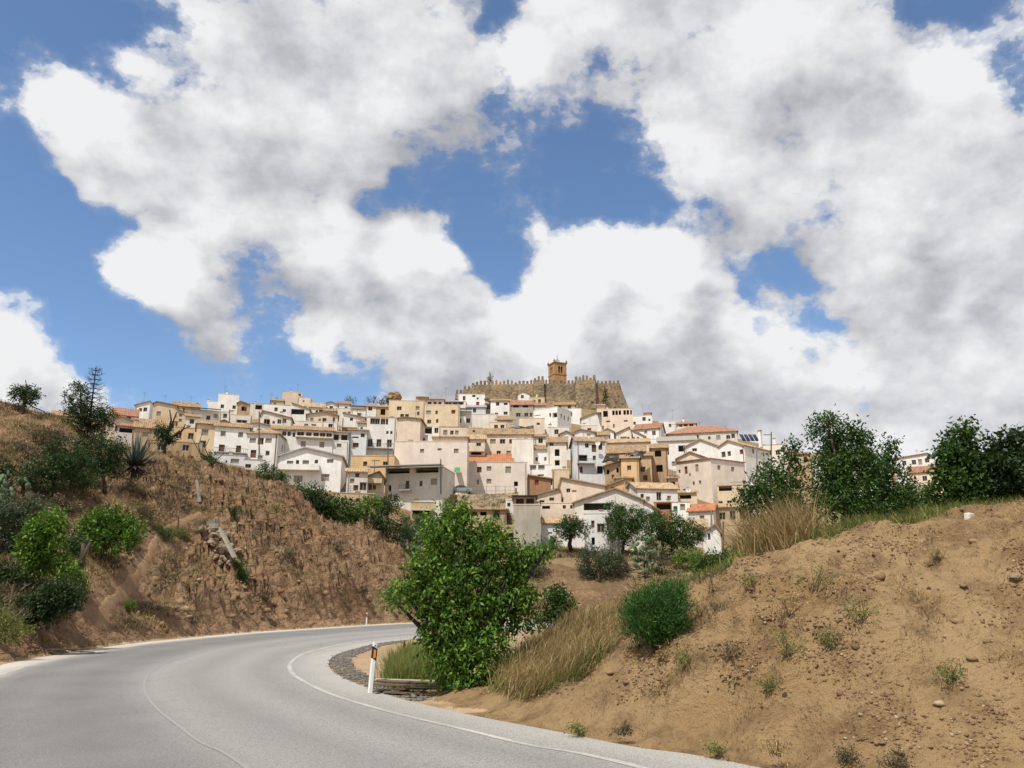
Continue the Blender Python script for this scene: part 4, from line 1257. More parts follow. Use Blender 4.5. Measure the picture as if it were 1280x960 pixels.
for row in exec_rows:
    kw = dict(row[7])
    if row[5] in ('eave', 'gable', 'shed', 'flat') and not kw.get('ch') and hrng.random() < .45:
        kw['ch'] = [(row[0] + (row[1] - row[0]) * hrng.uniform(.15, .85), row[2] - hrng.uniform(3, 6))]
    if not kw.get('ant') and hrng.random() < .3:
        kw['ant'] = [(row[0] + (row[1] - row[0]) * hrng.uniform(.2, .8), row[2] - hrng.uniform(8, 13))]
    house(*row[:7], **kw)
T_ = dome_tower()
# ------------------------------------------------------------------ castle
def stone_mat(name, a, c, dark, scale):
    m, b = newmat(name)
    P = wpos(b)
    v = b.n.new('ShaderNodeTexVoronoi'); v.inputs['Scale'].default_value = scale
    b.l.new(b.vmath('ADD', P, b.vmath('SCALE', b.noise(P, scale * .7, 2, out=1), scale=.5 / scale)), v.inputs['Vector'])
    sep = b.n.new('ShaderNodeSeparateColor'); b.l.new(v.outputs['Color'], sep.inputs[0])
    k = b.mix(sep.outputs[0], a, c)
    k = b.mix(b.ramp(v.outputs['Distance'], [(0.45, 0.0), (0.75, 0.8)]), k, dark)
    k = b.mix(b.ramp(b.noise(P, 0.25, 6, 0.65), [(0.45, 0.0), (0.68, .8)]), k, dark)
    k = b.mix(b.math('MULTIPLY', b.ramp(b.noise(P, 0.11, 4, 0.6), [(0.52, 0.0), (0.66, 1.0)]), .6), k, (a[0] * 1.15, a[1] * .98, a[2] * .75))
    return finish(m, b, k, 0.95, b.math('SUBTRACT', b.noise(P, scale * 2.5, 4), v.outputs['Distance']), 0.12, 0.1)


MATS['castle'] = stone_mat('castle_stone', (0.30, 0.225, 0.14), (0.22, 0.165, 0.105), (0.10, 0.08, 0.055), 1.3)
MATS['rock'] = stone_mat('rock', (0.32, 0.22, 0.13), (0.24, 0.17, 0.10), (0.13, 0.09, 0.06), 0.8)
MATS['rubble'] = stone_mat('rubble', (0.40, 0.31, 0.20), (0.26, 0.19, 0.12), (0.10, 0.08, 0.055), 3.0)
MATS['brick_tower'] = simple('tower_brick', (0.46, 0.27, 0.12), 0.9, 0.3, 1.2)
MATS['belfry_trim'] = simple('tower_trim', (0.36, 0.20, 0.09), 0.9, 0.25, 1.2)

C_TOP = [(569, 492), (578, 491), (579, 487), (588, 486), (590, 481), (666, 480), (667, 475), (680, 475), (681, 479.5), (717, 479.5), (719, 475), (744, 474.5), (746, 479), (775, 479)]
C_BOT = [(569, 500), (600, 501), (640, 506), (680, 512), (720, 516), (760, 517), (775, 517)]
C_DEP = [(569, 300), (590, 296), (666, 291), (667, 289), (680, 288.6), (681, 291), (717, 291), (719, 288), (744, 288), (747, 291), (775, 297)]


def lut(tab, x):
    return float(np.interp(x, [t[0] for t in tab], [t[1] for t in tab]))


def castle():
    base = at_depth(672, 505, 292)
    root = empty('castle', base)
    tag(root, 'ruined brown stone castle with crenellated walls on the hilltop', 'castle')
    B = Vector(base)
    segs = [(569, 578.5), (578.5, 589), (589, 666.5), (666.5, 680.5), (680.5, 718), (718, 745), (745, 775)]
    mer = MB(); mer.box(-.42, .42, -.45, .45, 0, 1.0)
    # pointed cap like the photograph's merlons
    mer.prism([(-.42, -.45, 1.0), (.42, -.45, 1.0), (.42, .45, 1.0), (-.42, .45, 1.0)], [(-.18, -.2, 1.22), (.18, -.2, 1.22), (.18, .2, 1.22), (-.18, .2, 1.22)])
    mme = mer.mesh('merlon'); mme.materials.append(MATS['castle'])
    for si, (xa, xb) in enumerate(segs):
        nx = max(4, int((xb - xa) * 1.2)); ny = 14
        V = []; Fq = []
        xs = np.linspace(xa + .02, xb - .02, nx)
        for layer in range(2):
            for x in xs:
                dep = lut(C_DEP, x)
                for j in range(ny):
                    t = j / (ny - 1)
                    bat = max(0.0, (x - 758) / 17) ** 1.3 * 11 * t ** 1.2
                    py = lut(C_TOP, min(max(x, xa + .6), xb - .6)) * (1 - t) + lut(C_BOT, x) * t
                    p = at_depth(x + bat, py, dep + layer * 2.6)
                    if layer == 0:
                        n = float(fbm(np.array([p[0] * .5]), np.array([p[2] * .5 + 3 * p[1]]), 4)[0])
                        p[1] += n * (0.25 + 1.0 * t * (x > 640)) - t * (1.5 if x < 640 else 3.5)
                    V.append(Vector(p) - B)
        off = nx * ny
        idx = lambda l, i, j: l * off + i * ny + j
        for i in range(nx - 1):
            for j in range(ny - 1):
                Fq.append((idx(0, i, j), idx(0, i, j + 1), idx(0, i + 1, j + 1), idx(0, i + 1, j)))
                Fq.append((idx(1, i, j), idx(1, i + 1, j), idx(1, i + 1, j + 1), idx(1, i, j + 1)))
            Fq.append((idx(0, i, 0), idx(0, i + 1, 0), idx(1, i + 1, 0), idx(1, i, 0)))
        for j in range(ny - 1):
            Fq.append((idx(0, 0, j), idx(1, 0, j), idx(1, 0, j + 1), idx(0, 0, j + 1)))
            Fq.append((idx(0, nx - 1, j), idx(0, nx - 1, j + 1), idx(1, nx - 1, j + 1), idx(1, nx - 1, j)))
        mb = MB(); mb.v = [tuple(v) for v in V]; mb.f = Fq
        w = mb.build('turret' if si in (3, 5) else 'curtain_wall', MATS['castle'], root)
        n_m = max(2, int(round((xb - xa) / 4.75)))
        for q in range(n_m):
            x = xa + (xb - xa) * (q + .5) / n_m
            dep = lut(C_DEP, x)
            p = at_depth(x, lut(C_TOP, x) + .4, dep + .9)
            o = bpy.data.objects.new('merlon', mme); link(o, w)
            o.location = Vector(p) - B
            o.scale = (random.uniform(.85, 1.1), 1.0, random.choice((.55, .95, 1.05, 1.1, 1.2, 1.2)) * random.uniform(.9, 1.1) * (1.25 if si < 6 else .9))
    # bell tower
    c = at_depth(697, 482, 303)
    s = (303 * cP + 80 * sP) / F
    tr = empty('bell_tower', c, R(24)); tag(tr, 'square ochre brick bell tower with arched openings and iron finial rising behind the castle wall', 'tower')
    hw = 2.65
    top = (482 - 455) * s
    m = MB()
    ops = [(hw - .95, hw - .12, top - 4.0, top - 1.6, .6), (hw + .12, hw + .95, top - 4.0, top - 1.6, .6)]
    wall_face(m, (-hw, -hw), (1, 0), (0, 1), 2 * hw, -8, top, ops)
    wall_face(m, (hw, -hw), (0, 1), (-1, 0), 2 * hw, -8, top, ops)
    wall_face(m, (-hw, -hw), (0, 1), (1, 0), 2 * hw, -8, top, ops)
    wall_face(m, (-hw, hw), (1, 0), (0, -1), 2 * hw, -8, top, [])
    m.build('shaft', MATS['brick_tower'], tr)
    for z0, z1, e in ((top, top + .35, .28), (top - 4.7, top - 4.4, .14)):
        m = MB(); m.box(-hw - e, hw + e, -hw - e, hw + e, z0 + .002, z1); m.build('cornice', MATS['belfry_trim'], tr)
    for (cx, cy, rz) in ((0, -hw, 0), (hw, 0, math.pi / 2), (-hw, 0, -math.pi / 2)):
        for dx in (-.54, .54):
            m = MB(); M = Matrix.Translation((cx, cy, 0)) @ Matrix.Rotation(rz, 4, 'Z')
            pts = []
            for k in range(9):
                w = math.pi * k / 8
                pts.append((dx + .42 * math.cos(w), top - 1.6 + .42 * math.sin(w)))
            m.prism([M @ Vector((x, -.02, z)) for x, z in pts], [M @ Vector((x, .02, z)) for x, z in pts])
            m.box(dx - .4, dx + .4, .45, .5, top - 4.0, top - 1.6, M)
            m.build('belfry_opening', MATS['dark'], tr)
    for sx in (-1, 1):
        for sy in (-1, 1):
            m = MB(); m.box(sx * hw - .3, sx * hw + .3, sy * hw - .3, sy * hw + .3, top + .352, top + .9)
            m.prism([(sx * hw + a * .3, sy * hw + b_ * .3, top + .9) for a, b_ in ((-1, -1), (1, -1), (1, 1), (-1, 1))],
                    [(sx * hw + a * .05, sy * hw + b_ * .05, top + 1.5) for a, b_ in ((-1, -1), (1, -1), (1, 1), (-1, 1))])
            m.build('pinnacle', MATS['belfry_trim'], tr)
    m = MB()
    for k in range(4):
        w = math.pi / 2 * k + .78
        m.tube([(1.3 * math.cos(w), 1.3 * math.sin(w), top + .35), (.8 * math.cos(w), .8 * math.sin(w), top + 1.6), (.1 * math.cos(w), .1 * math.sin(w), top + 2.3)], .07, 5)
    m.tube([(0, 0, top + 2.2), (0, 0, top + 4.0)], .08, 5); m.tube([(-.5, 0, top + 3.4), (.5, 0, top + 3.4)], .05, 4)
    for k in range(8):
        a, b_ = 2 * math.pi * k / 8, 2 * math.pi * (k + 1) / 8
        m.tube([(.8 * math.cos(a), .8 * math.sin(a), top + 1.6), (.8 * math.cos(b_), .8 * math.sin(b_), top + 1.6)], .05, 4)
    m.build('finial', MATS['iron'], tr)


castle()


def boulder(px, py, dep, wpx, hpx, label, name='rock_outcrop', mat='rock', cat='rock', seed=1, group=None, sub=3):
    c = at_depth(px, py, dep); s = (dep * cP + (c[2] - CZ) * sP) / F
    import bmesh
    bm = bmesh.new(); bmesh.ops.create_icosphere(bm, subdivisions=sub, radius=1.0)
    rs = np.random.default_rng(seed); o3 = rs.random(3) * 50
    for v in bm.verts:
        p = np.array(v.co)
        n = float(fbm(np.array([p[0] * 1.7 + o3[0]]), np.array([p[2] * 2.6 + p[1] + o3[1]]), 4)[0])
        v.co = Vector(p * (1 + .55 * n)); v.co.x *= wpx * s / 2; v.co.y *= wpx * s / 2; v.co.z *= hpx * s / 2
    me = bpy.data.meshes.new(name); bm.to_mesh(me); bm.free()
    me.materials.append(MATS[mat])
    o = link(bpy.data.objects.new(name, me)); o.location = tuple(c)
    tag(o, label, cat, group); return o


boulder(492, 497, 290, 17, 15, 'rounded brown rock outcrop on the skyline behind the large cream block')


# ------------------------------------------------------------------ vegetation
def leaf_mat(name, c1, c2, c3, trans=0.2):
    m, b = newmat(name)
    g = b.n.new('ShaderNodeNewGeometry')
    isl = g.outputs['Random Per Island']
    oi = b.n.new('ShaderNodeObjectInfo').outputs['Random']
    k = b.ramp(isl, [(0.0, c1), (0.5, c2), (0.9, c3), (1.0, tuple(min(1, x * 1.25) for x in c3))])
    hsv = b.n.new('ShaderNodeHueSaturation'); b.l.new(k, hsv.inputs['Color'])
    b.l.new(b.math('MULTIPLY_ADD', oi, .3, .85), hsv.inputs['Value'])

    def ext(p):
        t = b.n.new('ShaderNodeBsdfTranslucent')
        b.l.new(b.mix(0.5, hsv.outputs[0], tuple(x * 1.4 for x in c3)), t.inputs['Color'])
        mx = b.n.new('ShaderNodeMixShader'); mx.inputs[0].default_value = trans
        b.l.new(p.outputs[0], mx.inputs[1]); b.l.new(t.outputs[0], mx.inputs[2])
        return mx.outputs[0]
    return finish(m, b, hsv.outputs[0], 0.5, None, spec=0.18, extra=ext)


LEAF = dict(
    bright=leaf_mat('leaf_bright', (0.020, 0.055, 0.010), (0.056, 0.125, 0.017), (0.155, 0.25, 0.028)),
    mid=leaf_mat('leaf_mid', (0.018, 0.044, 0.010), (0.034, 0.075, 0.015), (0.075, 0.14, 0.026)),
    dark=leaf_mat('leaf_dark', (0.016, 0.034, 0.012), (0.026, 0.052, 0.016), (0.045, 0.08, 0.022)),
    olive=leaf_mat('leaf_olive', (0.035, 0.055, 0.028), (0.055, 0.078, 0.04), (0.085, 0.11, 0.06)),
    broom=leaf_mat('leaf_broom', (0.022, 0.065, 0.012), (0.035, 0.095, 0.016), (0.055, 0.13, 0.022)),
    dry=leaf_mat('leaf_dry', (0.17, 0.115, 0.05), (0.30, 0.21, 0.09), (0.42, 0.31, 0.15)),
    scrub=leaf_mat('leaf_scrub', (0.06, 0.05, 0.028), (0.10, 0.08, 0.045), (0.15, 0.12, 0.065)),
    grass=leaf_mat('grass_green', (0.07, 0.10, 0.02), (0.12, 0.15, 0.035), (0.24, 0.23, 0.07)),
    agave=simple('agave_leaf', (0.10, 0.14, 0.12), 0.5, 0.3, 6.0),
    pear=simple('cactus_pad', (0.10, 0.15, 0.07), 0.55, 0.35, 5.0),
)
BARK = simple('bark', (0.11, 0.08, 0.055), 0.95, 0.5, 6.0, bump=0.03)
BARKD = simple('bark_dark', (0.05, 0.038, 0.028), 0.95, 0.5, 6.0, bump=0.03)


def leaf_cloud(C, Rd, n, size, g, up=0.35, shell=0.62, aspect=0.45, droop=0.25):
    """C (k,3) lobe centres, Rd (k,3) lobe radii; returns vertices and quads of about n leaves, grouped in twigs"""
    k = len(C)
    vol = np.prod(Rd, axis=1) ** (2 / 3); pr = vol / vol.sum()
    nt = max(8, n // 14)
    li = g.choice(k, nt, p=pr)
    dirs = g.normal(size=(nt, 3)); dirs /= np.linalg.norm(dirs, axis=1)[:, None]
    rad = shell + (1.06 - shell) * g.random(nt) ** 0.8
    inner = g.random(nt) < 0.25
    rad[inner] = g.random(inner.sum()) * shell
    tc = C[li] + dirs * rad[:, None] * Rd[li]
    td = dirs + g.normal(size=(nt, 3)) * .5
    td[:, 2] += up - droop
    td /= np.linalg.norm(td, axis=1)[:, None]
    per = 14
    tl = size * 3.2
    t = g.random((nt, per)) - 0.3
    P = tc[:, None, :] + td[:, None, :] * (t * tl)[..., None] + g.normal(size=(nt, per, 3)) * size * .55
    P = P.reshape(-1, 3)
    m = len(P)
    ax = np.repeat(td, per, axis=0) * .6 + g.normal(size=(m, 3)) * .75
    ax[:, 2] -= droop
    ax /= np.linalg.norm(ax, axis=1)[:, None]
    nn = g.normal(size=(m, 3)); nn[:, 2] += .9
    sd = np.cross(ax, nn); sd /= np.linalg.norm(sd, axis=1)[:, None] + 1e-9
    L = size * (0.65 + .7 * g.random(m))[:, None]
    wd = L * aspect
    v0 = P; v1 = P + ax * L * .5 + sd * wd * .5; v2 = P + ax * L; v3 = P + ax * L * .5 - sd * wd * .5
    V = np.stack([v0, v1, v2, v3], 1).reshape(-1, 3)
    return V, np.arange(4 * m).reshape(-1, 4), tc


def plant(base, lobes, label, dep=None, n=3000, leaf=0.12, mat='mid', trunk=0.1, name='tree', cat='tree', group=None, seed=None,
          bare=(), flat=0.9, dmin=4.0, aspect=.45, droop=.25, crown='crown', bark=None, limbs=5, up=.35, shell=.62, ragged=True):
    g = np.random.default_rng(seed if seed is not None else int(base[0] * 7 + base[1]))
    if dep is None:
        G = hit(base[0], base[1], dmin)
    else:
        G = at_depth(base[0], base[1], dep)
        G[2] = ground_z(G[0], G[1]) - .05
    Y = G[1]; s = (Y * cP + (at_depth(base[0], base[1], Y)[2] - CZ) * sP) / F
    root = empty(name, G); tag(root, label, cat, group)
    B = np.array(G)
    C, Rd = [], []
    for (x, y, rx, ry) in lobes:
        rz = (rx + ry) / 2 * s * flat
        dj = g.normal() * .35 * max(l[2] for l in lobes) * s
        c = at_depth(x, y, Y + dj) - B
        C.append(c); Rd.append((rx * s, rz, ry * s))
    C, Rd = np.array(C), np.array(Rd)
    C0, R0 = C, Rd
    if ragged:                                                     # small outlying sprays break the outline
        for c, r in zip(C0, R0):
            for q in range(2):
                w = g.normal(size=3); w /= np.linalg.norm(w); w[2] = abs(w[2]) * .8 + .1 * w[2]
                C = np.vstack([C, c + w * r * 1.02]); Rd = np.vstack([Rd, r * g.uniform(.22, .42)])
    V, Q, tc = leaf_cloud(C, Rd, n, leaf, g, up=up, aspect=aspect, droop=droop, shell=shell)
    me = np_mesh(crown, V, Q); me.materials.append(LEAF[mat])
    link(bpy.data.objects.new(crown, me), root)
    # trunk, limbs to the lobes, twigs to some of the leaf clusters
    mb = MB()
    top = C0.mean(0)
    top = Vector((top[0] * .7, top[1] * .7, max(.15, C0[:, 2].min() * .75 + .1 * top[2])))
    mid = Vector((top.x * .35 + g.normal() * trunk, top.y * .4, top.z * .5))
    mb.tube([(0, 0, -.25), tuple(mid), tuple(top)], [trunk * 1.25, trunk, trunk * .8], 7)
    for c, r in zip(C0, R0):
        c = Vector(c); m1 = top.lerp(c, .5) + Vector(g.normal(size=3) * .12 * float(r.mean()))
        mb.tube([tuple(top), tuple(m1), tuple(c)], [trunk * .65, trunk * .42, trunk * .18], 5)
        for q in range(limbs):
            e = c + Vector(g.normal(size=3) * r * .55)
            mb.tube([tuple(c.lerp(m1, .4 * g.random())), tuple(e)], [trunk * .2, trunk * .07], 4)
    for path in bare:
        pts = [Vector(at_depth(x, y, Y + g.normal() * .2) - B) for x, y in path]
        pts = [top.lerp(mid, .3)] + pts
        mb.tube([tuple(p) for p in pts], [trunk * (.6 * (1 - i / len(pts)) + .12) for i in range(len(pts))], 5)
    mb.build('trunk' if cat == 'tree' else 'stem', bark or BARK, root, True)
    return root


# ---- the big tree inside the bend
plant((582, 868), [(560, 650, 26, 18), (578, 638, 12, 9), (545, 672, 22, 20), (588, 672, 34, 26), (618, 684, 26, 24), (545, 704, 26, 20), (520, 708, 12, 9), (503, 738, 20, 14), (488, 745, 12, 10), (528, 740, 22, 18), (572, 722, 36, 26), (612, 728, 34, 26),
       (648, 688, 20, 12), (668, 692, 15, 12), (682, 688, 8, 7), (640, 712, 18, 14), (600, 770, 36, 28), (640, 765, 28, 26), (558, 775, 28, 24), (655, 742, 16, 14), (540, 800, 18, 18), (572, 818, 26, 22), (610, 815, 30, 24), (556, 840, 20, 14), (590, 850, 26, 14), (545, 765, 18, 16), (532, 770, 10, 12)],
      'large bushy bright green tree growing inside the road bend', dep=16.6, n=23000, leaf=.105, mat='bright', trunk=.12, droop=.6, aspect=.40, limbs=4, shell=.5, bark=BARKD)
# ---- trees on the right bank
plant((985, 690), [(975, 600, 26, 32), (960, 632, 30, 22), (990, 572, 12, 18), (947, 612, 16, 14), (1000, 635, 26, 26), (965, 655, 28, 20)], 'pale green bushy tree behind the tall dry reeds on the bank', dep=19, n=9000, leaf=.085, mat='mid', trunk=.07)
plant((1058, 684), [(1040, 545, 26, 26), (1034, 526, 14, 10), (1055, 565, 28, 28), (1060, 600, 42, 32), (1072, 550, 12, 22), (1035, 600, 24, 34), (1065, 635, 40, 30), (1085, 575, 16, 26)], 'tallest leafy green tree on top of the bank', dep=20, n=15000, leaf=.09, mat='mid', trunk=.09)
plant((1108, 680), [(1110, 565, 9, 16), (1095, 590, 16, 24), (1112, 602, 26, 26), (1122, 632, 28, 26), (1090, 640, 30, 26), (1138, 622, 16, 16)], 'leafy green tree with one thin leading shoot beside the tallest tree', dep=21, n=10000, leaf=.09, mat='mid', trunk=.08)
plant((1152, 668), [(1150, 640, 22, 20), (1168, 648, 16, 14), (1140, 655, 16, 12), (1158, 618, 10, 12)], 'low green shrub between the two tree groups on the bank', dep=22, n=3500, leaf=.085, mat='mid', trunk=.04, name='shrub', cat='shrub', crown='foliage')
plant((1208, 662), [(1203, 548, 20, 14), (1192, 572, 20, 22), (1214, 585, 24, 26), (1198, 610, 30, 24), (1188, 632, 26, 18), (1228, 620, 26, 22), (1180, 575, 10, 10)], 'broad-leaved green tree with rounded head near the white block', dep=20, n=9500, leaf=.11, mat='mid', trunk=.08, aspect=.6)
plant((1264, 655), [(1268, 556, 18, 18), (1252, 572, 16, 20), (1270, 590, 26, 26), (1255, 612, 28, 22), (1278, 625, 24, 22), (1240, 630, 20, 14)], 'darker broad-leaved tree rising from the right end of the bank', dep=19.5, n=9500, leaf=.11, mat='dark', trunk=.08, aspect=.6)
# ---- bushes on the bank shoulder
plant((822, 808), [(820, 768, 36, 34), (805, 775, 24, 28), (842, 755, 18, 22), (830, 785, 26, 22)], 'dense rounded green broom bush on the shoulder of the bank', dmin=9, n=26000, leaf=.075, mat='broom', trunk=.04, name='bush', cat='bush', aspect=.16, ragged=False, crown='foliage', droop=-.5, up=.3, shell=.35)
plant((905, 715), [(900, 703, 20, 12), (925, 697, 20, 16), (945, 684, 18, 16), (880, 708, 14, 9)], 'low grey green bushes behind the bank crest left of the reeds', dep=23, n=6000, leaf=.08, mat='mid', trunk=.03, name='bush', cat='bush', crown='foliage')
plant((690, 770), [(696, 752, 15, 15), (708, 768, 14, 14), (690, 775, 14, 14)], 'dark green bush between the big tree and the dry grass', dep=20, n=4500, leaf=.08, mat='mid', trunk=.04, name='bush', cat='bush', crown='foliage')
# ---- below the town
plant((715, 692), [(712, 660, 17.1, 11), (725, 662, 13.4, 9.8), (704, 665, 11, 9.8), (716, 654, 12.2, 7.3)], 'small round-headed tree in front of the white single-storey house', n=3400, leaf=.26, mat='dark', trunk=.28, dmin=80, bark=BARKD)
plant((668, 722), [(665, 705, 11, 18.3), (671, 690, 8.5, 12.2), (660, 715, 9.8, 11)], 'slim grey green tree to the right of the big tree', n=2600, leaf=.25, mat='olive', trunk=.15, dmin=70)
plant((750, 728), [(750, 705, 24.4, 20.7), (736, 706, 13.4, 17.1), (765, 702, 15.9, 18.3)], 'rounded grey green bush on the slope below the town', n=7000, leaf=.22, mat='olive', trunk=.15, dmin=70, name='bush', cat='bush', crown='foliage')
plant((778, 692), [(774, 658, 15.9, 22), (790, 650, 19.5, 17.1), (768, 640, 9.8, 12.2), (800, 656, 14.6, 12.2), (780, 672, 17.1, 12.2)], 'loose almond tree with pale leaves in front of the wide gabled house', n=11000, leaf=.24, mat='mid', trunk=.2, dmin=80)
plant((840, 702), [(830, 655, 22, 15.9), (855, 663, 22, 14.6), (843, 680, 24.4, 15.9), (868, 672, 11, 11), (815, 646, 11, 8.5), (822, 672, 17.1, 14.6)], 'spreading dark green tree below the green door', n=13000, leaf=.24, mat='mid', trunk=.22, dmin=80)
plant((862, 712), [(858, 700, 22, 12.2), (878, 702, 17.1, 9.8)], 'bright low bush beneath the spreading tree', n=3000, leaf=.22, mat='bright', trunk=.1, dmin=75, name='bush', cat='bush', crown='foliage')
plant((775, 716), [(772, 706, 9.8, 8.5), (783, 708, 8.5, 7.3), (830, 704, 14.6, 9.8), (820, 712, 9.8, 7.3)], 'dry brownish thicket on the slope beside the prickly pear', n=2600, leaf=.2, mat='scrub', trunk=.08, dmin=75, name='bush', cat='bush', crown='foliage')
for i, (b_, lb, mt, n_, tx) in enumerate([
    ((405, 655), [(398, 630, 13.4, 15.9), (411, 638, 20.7, 18.3)], 'dark', 4400, 'dark green tree at the end of the cutting below the broad white house'),
    ((432, 655), [(430, 640, 17.1, 14.6), (440, 645, 11, 9.8)], 'mid', 2600, 'mid green bush beside the dark tree at the end of the cutting'),
    ((458, 652), [(459, 634, 13.4, 13.4)], 'bright', 1800, 'yellowish green little tree below the stone outbuilding'),
    ((487, 655), [(487, 632, 14.6, 12.2), (480, 636, 8.5, 9.8)], 'dark', 2400, 'dark round tree in front of the ochre cottages'),
    ((478, 668), [(470, 656, 14.6, 11), (492, 662, 22, 13.4)], 'dark', 3000, 'low dark hedge bush under the dark round tree'),
    ((518, 692), [(515, 673, 18.3, 17.1), (528, 668, 12.2, 12.2)], 'olive', 3400, 'grey green olive bush left of the big tree'),
    ((530, 664), [(520, 652, 17.1, 9.8), (536, 654, 17.1, 11), (548, 662, 14.6, 9.8)], 'mid', 3000, 'green bushes below the tan garage'),
    ((618, 668), [(618, 652, 9.8, 15.9)], 'mid', 1600, 'upright green shrub in front of the tan sheds'),
    ((378, 622), [(374, 614, 11, 7.3), (388, 618, 12.2, 8.5)], 'mid', 1800, 'low green shrubs along the foot of the broad white house'),
    ((690, 690), [(688, 680, 12.2, 8.5)], 'mid', 1000, 'small weedy bush under the peeling wall'),
    ((745, 684), [(742, 676, 0.1, 0.1), (760, 682, 12.2, 7.3)], 'scrub', 800, 'dry low bush beside the narrow white doors'),
]):
    plant(b_, lb, tx, n=n_, leaf=.25, mat=mt, trunk=.15, dmin=84, name='tree' if 'tree' in tx else 'bush', cat='tree' if 'tree' in tx else 'bush', crown='crown' if 'tree' in tx else 'foliage')
# ---- town gardens
plant((857, 512), [(857, 512, .1, .1)], 'x', dep=250, n=10) if False else None
plant((475, 510), [(466, 502, 8, 6), (477, 500, 9, 7), (485, 502, 6, 6)], 'dark shrubbery beside the rock outcrop on the skyline', dep=288, n=900, leaf=.5, mat='olive', trunk=.2, name='bush', cat='bush', crown='foliage')
plant((437, 506), [(437, 501, 7, 3.5)], 'small green garden tree on the skyline above the brown roof', dep=284, n=350, leaf=.45, mat='bright', trunk=.15)
plant((718, 532), [(717, 526, 7, 4), (724, 529, 4, 4)], 'green garden shrubs beside the arched white house', dep=245, n=500, leaf=.4, mat='bright', trunk=.15, name='bush', cat='bush', crown='foliage')
plant((612, 482), [(612, 471, 2.4, 6), (612, 477, 3, 5)], 'lone dark conifer standing behind the battlements', dep=300, n=500, leaf=.4, mat='dark', trunk=.2)
plant((757, 508), [(757, 493, 2.6, 8), (757, 501, 3.2, 7)], 'narrow dark cypress against the castle rock', dep=279, n=700, leaf=.4, mat='dark', trunk=.2)
# ---- left hillside
plant((30, 512), [(29, 496, 12.2, 11), (20, 492, 7.3, 7.3), (40, 495, 8.5, 7.3), (31, 488, 8.5, 6.1)], 'small wind-bent tree alone on the left skyline', n=2275, leaf=.17, mat='dark', trunk=.1, dmin=50, bare=[[(34, 490), (32, 475)], [(44, 494), (48, 484)], [(40, 508), (56, 515)]], dep=60)
plant((118, 552), [(96, 500, 13.4, 14.6), (100, 486, 11, 8.5), (120, 520, 22, 15.9), (104, 524, 22, 18.3), (132, 522, 11, 11), (118, 535, 22, 12.2), (90, 505, 9.8, 9.8)], 'dark broad tree at the foot of the tall tiered conifer', dep=63.5, n=7875, leaf=.17, mat='dark', trunk=.16, bark=BARKD)
plant((64, 622), [(60, 590, 29.3, 22), (44, 592, 17.1, 15.9), (84, 568, 22, 20.7), (98, 582, 17.1, 19.5), (72, 572, 19.5, 17.1)], 'dark green almond tree with several leaning stems on the left slope', n=9100, leaf=.15, mat='dark', trunk=.12, dmin=28, bark=BARKD)
plant((131, 617), [(124, 572, 26.8, 22), (112, 558, 17.1, 14.6), (142, 586, 15.9, 15.9), (138, 562, 17.1, 15.9), (120, 588, 17.1, 14.6)], 'dark green tree with a straight bare stem left of the agave', n=7875, leaf=.15, mat='dark', trunk=.12, dmin=28, bark=BARKD)
plant((96, 612), [(92, 600, 26.8, 11), (108, 604, 17.1, 9.8)], 'low dark bush in the shade between the two almond trees', n=2800, leaf=.14, mat='dark', trunk=.07, dmin=28, name='bush', cat='bush', crown='foliage')
plant((206, 562), [(205, 545, 11, 11), (200, 537, 8.5, 7.3), (212, 550, 7.3, 7.3)], 'half-dead tree with bare twisted limbs beside the earth-walled building', dep=67.5, n=1925, leaf=.17, mat='dark', trunk=.14, bark=BARKD,
      bare=[[(212, 548), (225, 538), (238, 533)], [(214, 525), (212, 512)], [(216, 528), (221, 515)], [(228, 538), (232, 530)]])
plant((261, 594), [(258, 577, 7.3, 7.3), (268, 578, 6.1, 6.1), (264, 570, 4.9, 4.9)], 'thin half-bare young tree on the crest before the white annex', dep=72, n=1050, leaf=.15, mat='mid', trunk=.09, bark=BARKD,
      bare=[[(252, 572), (248, 556), (253, 542)], [(250, 566), (240, 548)], [(256, 560), (262, 548)], [(272, 574), (280, 566)]])
plant((335, 608), [(335, 596, 19.5, 13.4), (322, 598, 12.2, 9.8), (348, 600, 11, 9.8), (333, 588, 9.8, 8.5)], 'round bright green bush on the crest below the white corner house', dep=78, n=5600, leaf=.15, mat='mid', trunk=.08, name='bush', cat='bush', crown='foliage')
plant((128, 702), [(140, 655, 29.3, 19.5), (120, 662, 19.5, 18.3), (160, 664, 17.1, 17.1), (142, 675, 26.8, 15.9), (108, 668, 9.8, 12.2)], 'bright green fig tree beside the footpath', n=8400, leaf=.15, mat='bright', trunk=.1, dmin=24, aspect=.6)
plant((204, 674), [(204, 665, 15.9, 8.5), (196, 668, 9.8, 7.3), (213, 667, 8.5, 7.3)], 'round dark green cushion bush at the top of the footpath', n=3850, leaf=.11, mat='broom', trunk=.05, dmin=30, name='bush', cat='bush', crown='foliage', aspect=.25)
plant((48, 736), [(55, 672, 20.7, 24.4), (48, 700, 23.2, 17.1), (66, 654, 13.4, 14.6), (40, 686, 15.9, 17.1), (78, 706, 11, 13.4)], 'slender bright green tree near the dead trunk', n=8400, leaf=.13, mat='bright', trunk=.09, dmin=22)
plant((26, 700), [(18, 645, 31.7, 26.8), (4, 662, 26.8, 29.3), (45, 640, 17.1, 17.1), (28, 674, 24.4, 19.5), (5, 690, 22, 19.5)], 'grey green olive tree at the left edge of the slope', n=10500, leaf=.12, mat='olive', trunk=.13, dmin=22)
